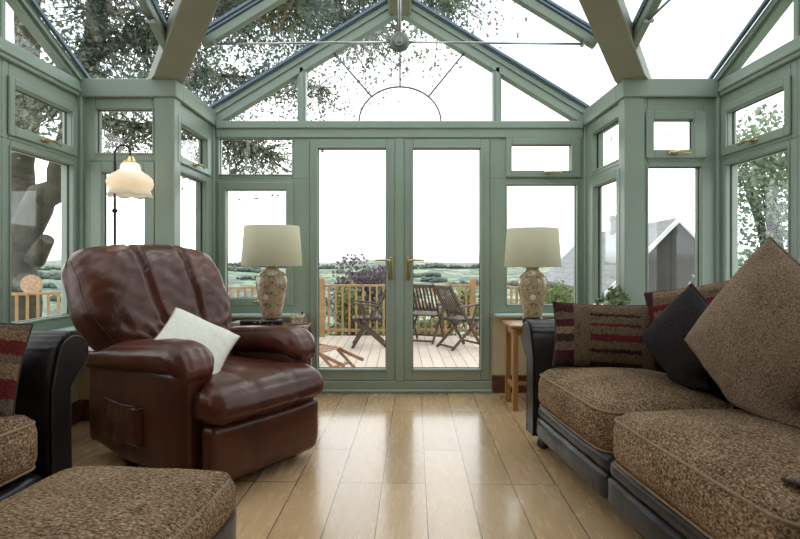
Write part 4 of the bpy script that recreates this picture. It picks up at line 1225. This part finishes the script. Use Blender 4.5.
# woodland and hedges across the valley: too many to count
WOODM = leafmat('distant_woodland', [(.3, (.045, .070, .055)), (.6, (.085, .12, .085)), (.8, (.14, .18, .12))], scale=.15)
bm = bmesh.new(); rr = random.Random(11)
def blob(bm, c, rx, rz_, rr):
    v = bmesh.ops.create_icosphere(bm, subdivisions=1, radius=1)['verts']
    for q in v:
        k = rr.uniform(.75, 1.2); q.co = Vector((q.co.x * rx * k, q.co.y * rx * k, q.co.z * rz_ * k)) + c
for row in range(90):
    a0 = rr.uniform(-.75, .7); r0 = 75 * (5.5 ** rr.random()); da = rr.uniform(.04, .2); dr = rr.uniform(-25, 25)
    for k in range(rr.randint(8, 26)):
        q = k / 20; a = a0 + da * q; r = r0 + dr * q + rr.gauss(0, 2); h = rr.uniform(.5, 1.15) * (.6 + r / 260)
        blob(bm, Vector((r * math.sin(a), r * math.cos(a), hillh(r, a) + h * .5)), h * 1.2, h, rr)
meta(finish('woodland', bm, WOODM, smooth=True), 'distant woods and hedgerows on the hills across the valley', 'woodland', kind='stuff')

# ------------------------------------------------------------------ bushes and trees
BARK = simple('mossy_bark', (.060, .052, .034), .95, var=.5, scale=7, bump=.9, bscale=12)
CUTW = simple('sawn_log_end', (.50, .34, .22), .8, var=.25, scale=30)
OAKL = leafmat('oak_leaf', [(.3, (.09, .12, .08)), (.5, (.19, .225, .16)), (.7, (.32, .33, .25))], scale=6)
BUSHL = leafmat('bright_bush_leaf', [(.3, (.05, .085, .025)), (.5, (.15, .20, .06)), (.7, (.32, .34, .13))], scale=8)
PURPL = leafmat('copper_leaf', [(.3, (.050, .035, .045)), (.5, (.11, .08, .095)), (.7, (.20, .16, .18))], scale=8)
PALEL = leafmat('pale_green_leaf', [(.3, (.10, .15, .09)), (.5, (.20, .27, .17)), (.7, (.34, .38, .28))], scale=5)

def bush(name, c, R, H, n, size, mat, label, cat='bush', group=None, seed=0, trunk=True, base=None, lobes=9):
    rr = random.Random(seed)
    gz = base if base is not None else hillh(math.hypot(c[0], c[1]), math.atan2(c[0], c[1])) - .1
    b = empty(name, (c[0], c[1], gz), 0, label, cat, group)
    bm = bmesh.new(); top = c[2] - gz
    cl = []
    for k in range(lobes):
        a = rr.uniform(0, 2 * PI); q = rr.random() ** .5
        zz = top + rr.uniform(-.75, .75) * H
        e = math.sqrt(max(.1, 1 - ((zz - top) / H) ** 2))
        cl.append((Vector((R * .62 * q * e * math.cos(a), R * .62 * q * e * math.sin(a), zz)), rr.uniform(.35, .55)))
    for k in range(n):
        cc, s = rr.choice(cl)
        d = Vector((rr.gauss(0, 1), rr.gauss(0, 1), rr.gauss(0, 1))).normalized() * (rr.random() ** .4)
        leaves(bm, [cc + Vector((d.x * R * s, d.y * R * s, d.z * H * s))], size, rr, 1)
    finish('foliage', bm, mat, b)
    bm = bmesh.new()
    tube(bm, [(0, 0, 0), (.05, 0, top * .5), (0, 0, top)], [.09 * R + .02, .07 * R + .015, .02], 8)
    for cc, s in cl: tube(bm, [(0, 0, top * .45), tuple((Vector((0, 0, top * .7)) + cc) / 2), tuple(cc)], [.04 * R + .008, .03 * R + .005, .006], 5)
    finish('stem', bm, BARK, b, smooth=True)
    return b
k = 0
for (x, y, zt, R) in ((-1.9, 10.3, .35, .62), (-.95, 10.2, .25, .62), (-.05, 10.4, .30, .62), (.75, 10.1, .15, .6), (1.5, 10.4, .25, .62), (-3.3, 9.6, .2, .65), (-4.6, 8.4, .1, .6)):
    lab = ['leafy bush behind the fence left of the left door', 'yellow green bush behind the fence under the copper tree', 'yellow green bush behind the fence at the door handles', 'low bush behind the fence behind the folding chairs', 'yellow green bush behind the fence post at the right', 'bush beyond the slanting left fence near the left lamp', 'bush beyond the slanting left fence near the big tree'][k]
    bush('bush', (x, y, zt - .45), R, .75, 2600, .07, BUSHL, lab, 'bush', 'bushes beyond the deck fence', seed=20 + k)
    k += 1
bush('bush', (2.75, 9.6, .20), .75, .62, 2600, .075, BUSHL, 'bright green bush beneath the slate roof, seen behind the right table lamp', 'bush', 'bushes beyond the deck fence', seed=41)
bush('copper_tree', (-.72, 12.6, .15), 1.0, 1.15, 8500, .085, PURPL, 'dark purple-leaved tree rising behind the fence in the left door', 'tree', seed=50, lobes=14)
bush('garden_tree', (7.6, 10.6, 1.6), 1.75, 2.2, 10000, .11, PALEL, 'pale green bushy tree outside the right hand window', 'tree', seed=51, lobes=26)

# the big old tree on the left
tr = empty('old_oak_tree', (-5.75, 8.2, -1.7), 0, 'huge old tree with mossy trunk outside the left window, branches over the roof', 'tree')
O = Vector((-5.75, 8.2, -1.7))
def limb(bm, pts, r0, r1, n=10):
    pts = [Vector(p) - O for p in pts]
    # resample with a little crookedness
    out = []; rad = []
    for i in range(len(pts) - 1):
        for q in (0, .33, .66):
            out.append(pts[i].lerp(pts[i + 1], q) + (Vector((rnd.gauss(0, 1), rnd.gauss(0, 1), rnd.gauss(0, 1))) * .03 if out else Vector()))
    out.append(pts[-1])
    for i in range(len(out)):
        q = i / (len(out) - 1); rad.append((r0 + (r1 - r0) * q) * rnd.uniform(.92, 1.08))
    tube(bm, out, rad, n)
    return out
bm = bmesh.new()
limb(bm, [(-5.82, 8.2, -1.7), (-5.80, 8.2, .4), (-5.82, 8.15, 1.4), (-5.78, 8.1, 2.6), (-5.45, 7.8, 4.2), (-5.0, 7.3, 6)], .25, .15, 14)
finish('trunk', bm, BARK, tr, smooth=True)
bm = bmesh.new(); ends = []
L1 = limb(bm, [(-5.95, 8.15, 1.25), (-5.40, 8.0, 1.85), (-4.90, 7.8, 2.40), (-4.45, 7.4, 3.3), (-3.9, 6.9, 4.4), (-3.3, 6.4, 5.6)], .25, .09)
finish('limb', bm, BARK, tr, smooth=True)
bm = bmesh.new()
L2 = limb(bm, [(-4.4, 7.3, 3.75), (-3.4, 6.9, 4.0), (-2.4, 6.9, 4.4), (-1.3, 7.1, 4.5), (-.4, 7.4, 4.4)], .09, .02)
L3 = limb(bm, [(-5.0, 7.3, 5.2), (-4.2, 6.2, 4.9), (-3.4, 5.4, 4.7), (-2.8, 5.0, 4.5)], .10, .03)
L4 = limb(bm, [(-3.3, 6.4, 5.5), (-2.4, 6.2, 5.3), (-1.3, 6.4, 5.3), (.1, 6.8, 5.0), (.6, 7.0, 4.6)], .08, .015)
L5 = limb(bm, [(-5.5, 7.9, 3.6), (-5.0, 7.0, 3.4), (-4.3, 6.2, 3.1), (-3.6, 5.9, 2.9)], .09, .02)
L6 = limb(bm, [(-4.9, 7.75, 3.1), (-4.0, 8.2, 3.2), (-3.0, 8.6, 3.2), (-2.2, 8.8, 2.9)], .07, .015)
L7 = limb(bm, [(-3.9, 6.9, 4.5), (-3.5, 5.8, 4.9), (-2.8, 4.8, 5.2), (-2.0, 4.2, 5.5)], .08, .02)
finish('branches', bm, BARK, tr, smooth=True)
# twigs and leaves
tw = bmesh.new(); lf = bmesh.new(); rr = random.Random(5)
def okp(p):
    w = p + O
    if w.y < 5.2 and w.z < 3.9 + max(0, .0): return False
    if w.y < 4.9 and w.z < 4.2: return False
    return w.z > 2.0
L8 = limb(tw, [(-3.3, 6.4, 5.6), (-2.6, 5.6, 6.2), (-1.6, 5.0, 6.4), (-.6, 4.8, 6.2)], .06, .015)
L10 = limb(tw, [(-4.45, 7.4, 3.3), (-3.4, 8.0, 3.9), (-2.3, 8.4, 4.0), (-1.3, 8.6, 3.9)], .05, .012)
L9 = limb(tw, [(-3.6, 6.7, 5.0), (-2.8, 7.4, 5.6), (-1.6, 8.0, 5.8), (-.3, 8.2, 5.6)], .06, .015)
for L, nt_, sp in ((L2, 420, 1.3), (L3, 230, 1.0), (L4, 340, 1.3), (L5, 110, .8), (L6, 230, 1.1), (L7, 240, 1.1), (L1[8:], 200, 1.2), (L8, 330, 1.5), (L9, 420, 1.5), (L10, 200, 1.0)):
    for k in range(nt_):
        i = rr.randrange(max(1, len(L) // 4), len(L)); p = L[i].copy()
        d = Vector((rr.gauss(0, 1), rr.gauss(0, 1), rr.gauss(-.25, .7))).normalized()
        pts = [p]
        ln = rr.uniform(.3, sp)
        for q in range(4):
            d = (d + Vector((rr.gauss(0, .35), rr.gauss(0, .35), rr.gauss(-.12, .3)))).normalized()
            pts.append(pts[-1] + d * ln / 4)
        if not all(okp(q) for q in pts): continue
        tube(tw, pts, [.012, .010, .007, .005, .003], 4)
        lp = []
        for q in range(24):
            j = rr.randrange(1, 5); lp.append(pts[j] + Vector((rr.gauss(0, .12), rr.gauss(0, .12), rr.gauss(0, .10))))
        leaves(lf, [q for q in lp if okp(q)], .062, rr, 1)
finish('twigs', tw, BARK, tr); finish('foliage', lf, OAKL, tr)
# sawn limb stubs
bm = bmesh.new(); a = Vector((-5.65, 8.05, .74)) - O; b = Vector((-5.33, 7.72, .75)) - O
tube(bm, [a, b], [.17, .145], 14); stub = finish('sawn_stub', bm, BARK, tr, smooth=True, sharp=50)
bm = bmesh.new(); d = (b - a).normalized(); tube(bm, [b, b + d * .012], .140, 18); finish('cut_face', bm, CUTW, stub)
bm = bmesh.new(); tube(bm, [Vector((-5.55, 8.1, 1.1)) - O, Vector((-5.25, 7.95, 1.42)) - O], [.15, .10], 10); finish('sawn_stub', bm, BARK, tr, smooth=True, sharp=50)

# ------------------------------------------------------------------ neighbouring houses
SLATE, nt, p = newmat('grey_slates')
tc = N_(nt, 'ShaderNodeTexCoord'); br = N_(nt, 'ShaderNodeTexBrick'); br.inputs['Scale'].default_value = 1
br.inputs['Color1'].default_value = (.15, .15, .155, 1); br.inputs['Color2'].default_value = (.10, .102, .108, 1); br.inputs['Mortar'].default_value = (.06, .06, .065, 1)
br.inputs['Brick Width'].default_value = .42; br.inputs['Row Height'].default_value = .26; br.inputs['Mortar Size'].default_value = .018
nt.links.new(tc.outputs['UV'], br.inputs['Vector']); nt.links.new(br.outputs[0], p.inputs['Base Color']); p.inputs['Roughness'].default_value = .6
RENDER = simple('grey_pebbledash', (.060, .050, .048), .95, var=.15, scale=3, bump=.4, bscale=30)
BARGE = simple('white_bargeboard', (.7, .72, .74), .6, var=.04)
def house(apex, dirv, L, hw, rise, drop, label, chim=None):
    """gable end at apex; ridge runs along dirv"""
    A = Vector(apex); d = Vector((*dirv, 0)).normalized(); s = Vector((d.y, -d.x, 0))     # s to the right when looking along d
    h = empty('house', (A.x, A.y, A.z - rise - drop), 0, label, 'house')
    M = Matrix(((s.x, d.x, 0, 0), (s.y, d.y, 0, 0), (0, 0, 1, 0), (0, 0, 0, 1)))
    bm = bmesh.new()
    prism(bm, [(-hw, 0), (hw, 0), (hw, drop), (0, drop + rise), (-hw, drop)], 0.15, L, M @ Matrix(((1, 0, 0, 0), (0, 0, 1, 0), (0, 1, 0, 0), (0, 0, 0, 1))))
    finish('walls', bm, RENDER, h)
    for sg in (-1, 1):
        bm = bmesh.new(); uv = bm.loops.layers.uv.new('UVMap'); k = 1.08
        P = [V(0, 0, drop + rise + .02), V(0, L, drop + rise + .02), V(sg * hw * k, L, drop + rise - rise * k + .02), V(sg * hw * k, 0, drop + rise - rise * k + .02)]
        up = V(0, 0, .09); sl = math.hypot(hw, rise) * k
        U = [(0, sl), (L, sl), (L, 0), (0, 0)]
        lo = [bm.verts.new(M @ q) for q in P]; hi = [bm.verts.new(M @ (q + up)) for q in P]
        for ring in (lo, hi):
            f = bm.faces.new(ring)
            for lp, u in zip(f.loops, U): lp[uv].uv = u
        for i in range(4): bm.faces.new((lo[i], lo[(i + 1) % 4], hi[(i + 1) % 4], hi[i]))
        finish('roof', bm, SLATE, h)
        bm = bmesh.new()
        prism(bm, [(0, drop + rise + .12), (sg * hw * k, drop + rise - rise * k + .12), (sg * hw * k, drop + rise - rise * k - .02), (0, drop + rise - .02)], -.05, .02, M @ Matrix(((1, 0, 0, 0), (0, 0, 1, 0), (0, 1, 0, 0), (0, 0, 0, 1))))
        finish('bargeboard', bm, BARGE, h)
    if chim:
        q, w, ch = chim
        bm = bmesh.new(); box(bm, -w, w, q - w * .8, q + w * .8, drop + rise - .9, drop + rise + ch, .02, M); box(bm, -w * 1.15, w * 1.15, q - w * .95, q + w * .95, drop + rise + ch - .2, drop + rise + ch, .02, M)
        finish('chimney', bm, RENDER, h)
    return h
house((7.33, 14.0, 2.12), (.086, .996), 9.5, 1.75, 1.84, 3.2, 'dark rendered house gable with slate roof and white bargeboards outside the right windows', (5.0, .21, .58))

# ------------------------------------------------------------------ world, sun, camera
w = bpy.data.worlds.new('overcast'); bpy.context.scene.world = w; w.use_nodes = True; nt = w.node_tree
bg = nt.nodes['Background']
tc = N_(nt, 'ShaderNodeTexCoord'); sp = N_(nt, 'ShaderNodeSeparateXYZ'); nt.links.new(tc.outputs['Generated'], sp.inputs[0])
sky = ramp(nt, sp.outputs[2], [(0.0, (.45, .46, .45)), (.02, (.90, .95, 1.0)), (.12, (.98, .99, 1.0)), (1, (.95, .98, 1.0))])
nt.links.new(sky, bg.inputs[0]); bg.inputs[1].default_value = 2.6
sl = bpy.data.lights.new('sun', 'SUN'); sl.energy = .8; sl.angle = math.radians(25); sl.color = (1, .96, .9)
so = bpy.data.objects.new('sun', sl); C.objects.link(so); so.rotation_euler = Vector((-.45, -.9, -1.1)).to_track_quat('-Z', 'Y').to_euler()

cd = bpy.data.cameras.new('camera'); cd.sensor_width = 36; cd.lens = 533 / 800 * 36; cd.shift_x = 0.0006; cd.shift_y = -.0112
cd.clip_start = .05; cd.clip_end = 2000
cam = bpy.data.objects.new('camera', cd); C.objects.link(cam); cam.location = (0, 0, CH); cam.rotation_euler = (PI / 2, 0, 0)
sc = bpy.context.scene; sc.camera = cam
sc.view_settings.view_transform = 'Standard'; sc.view_settings.look = 'None'; sc.view_settings.exposure = .22; sc.view_settings.gamma = 1
sc.cycles.use_denoising = True
sc.cycles.max_bounces = 10; sc.cycles.diffuse_bounces = 4; sc.cycles.glossy_bounces = 4; sc.cycles.transparent_max_bounces = 24
sc.cycles.caustics_reflective = False; sc.cycles.caustics_refractive = False
sc.cycles.sample_clamp_indirect = 6
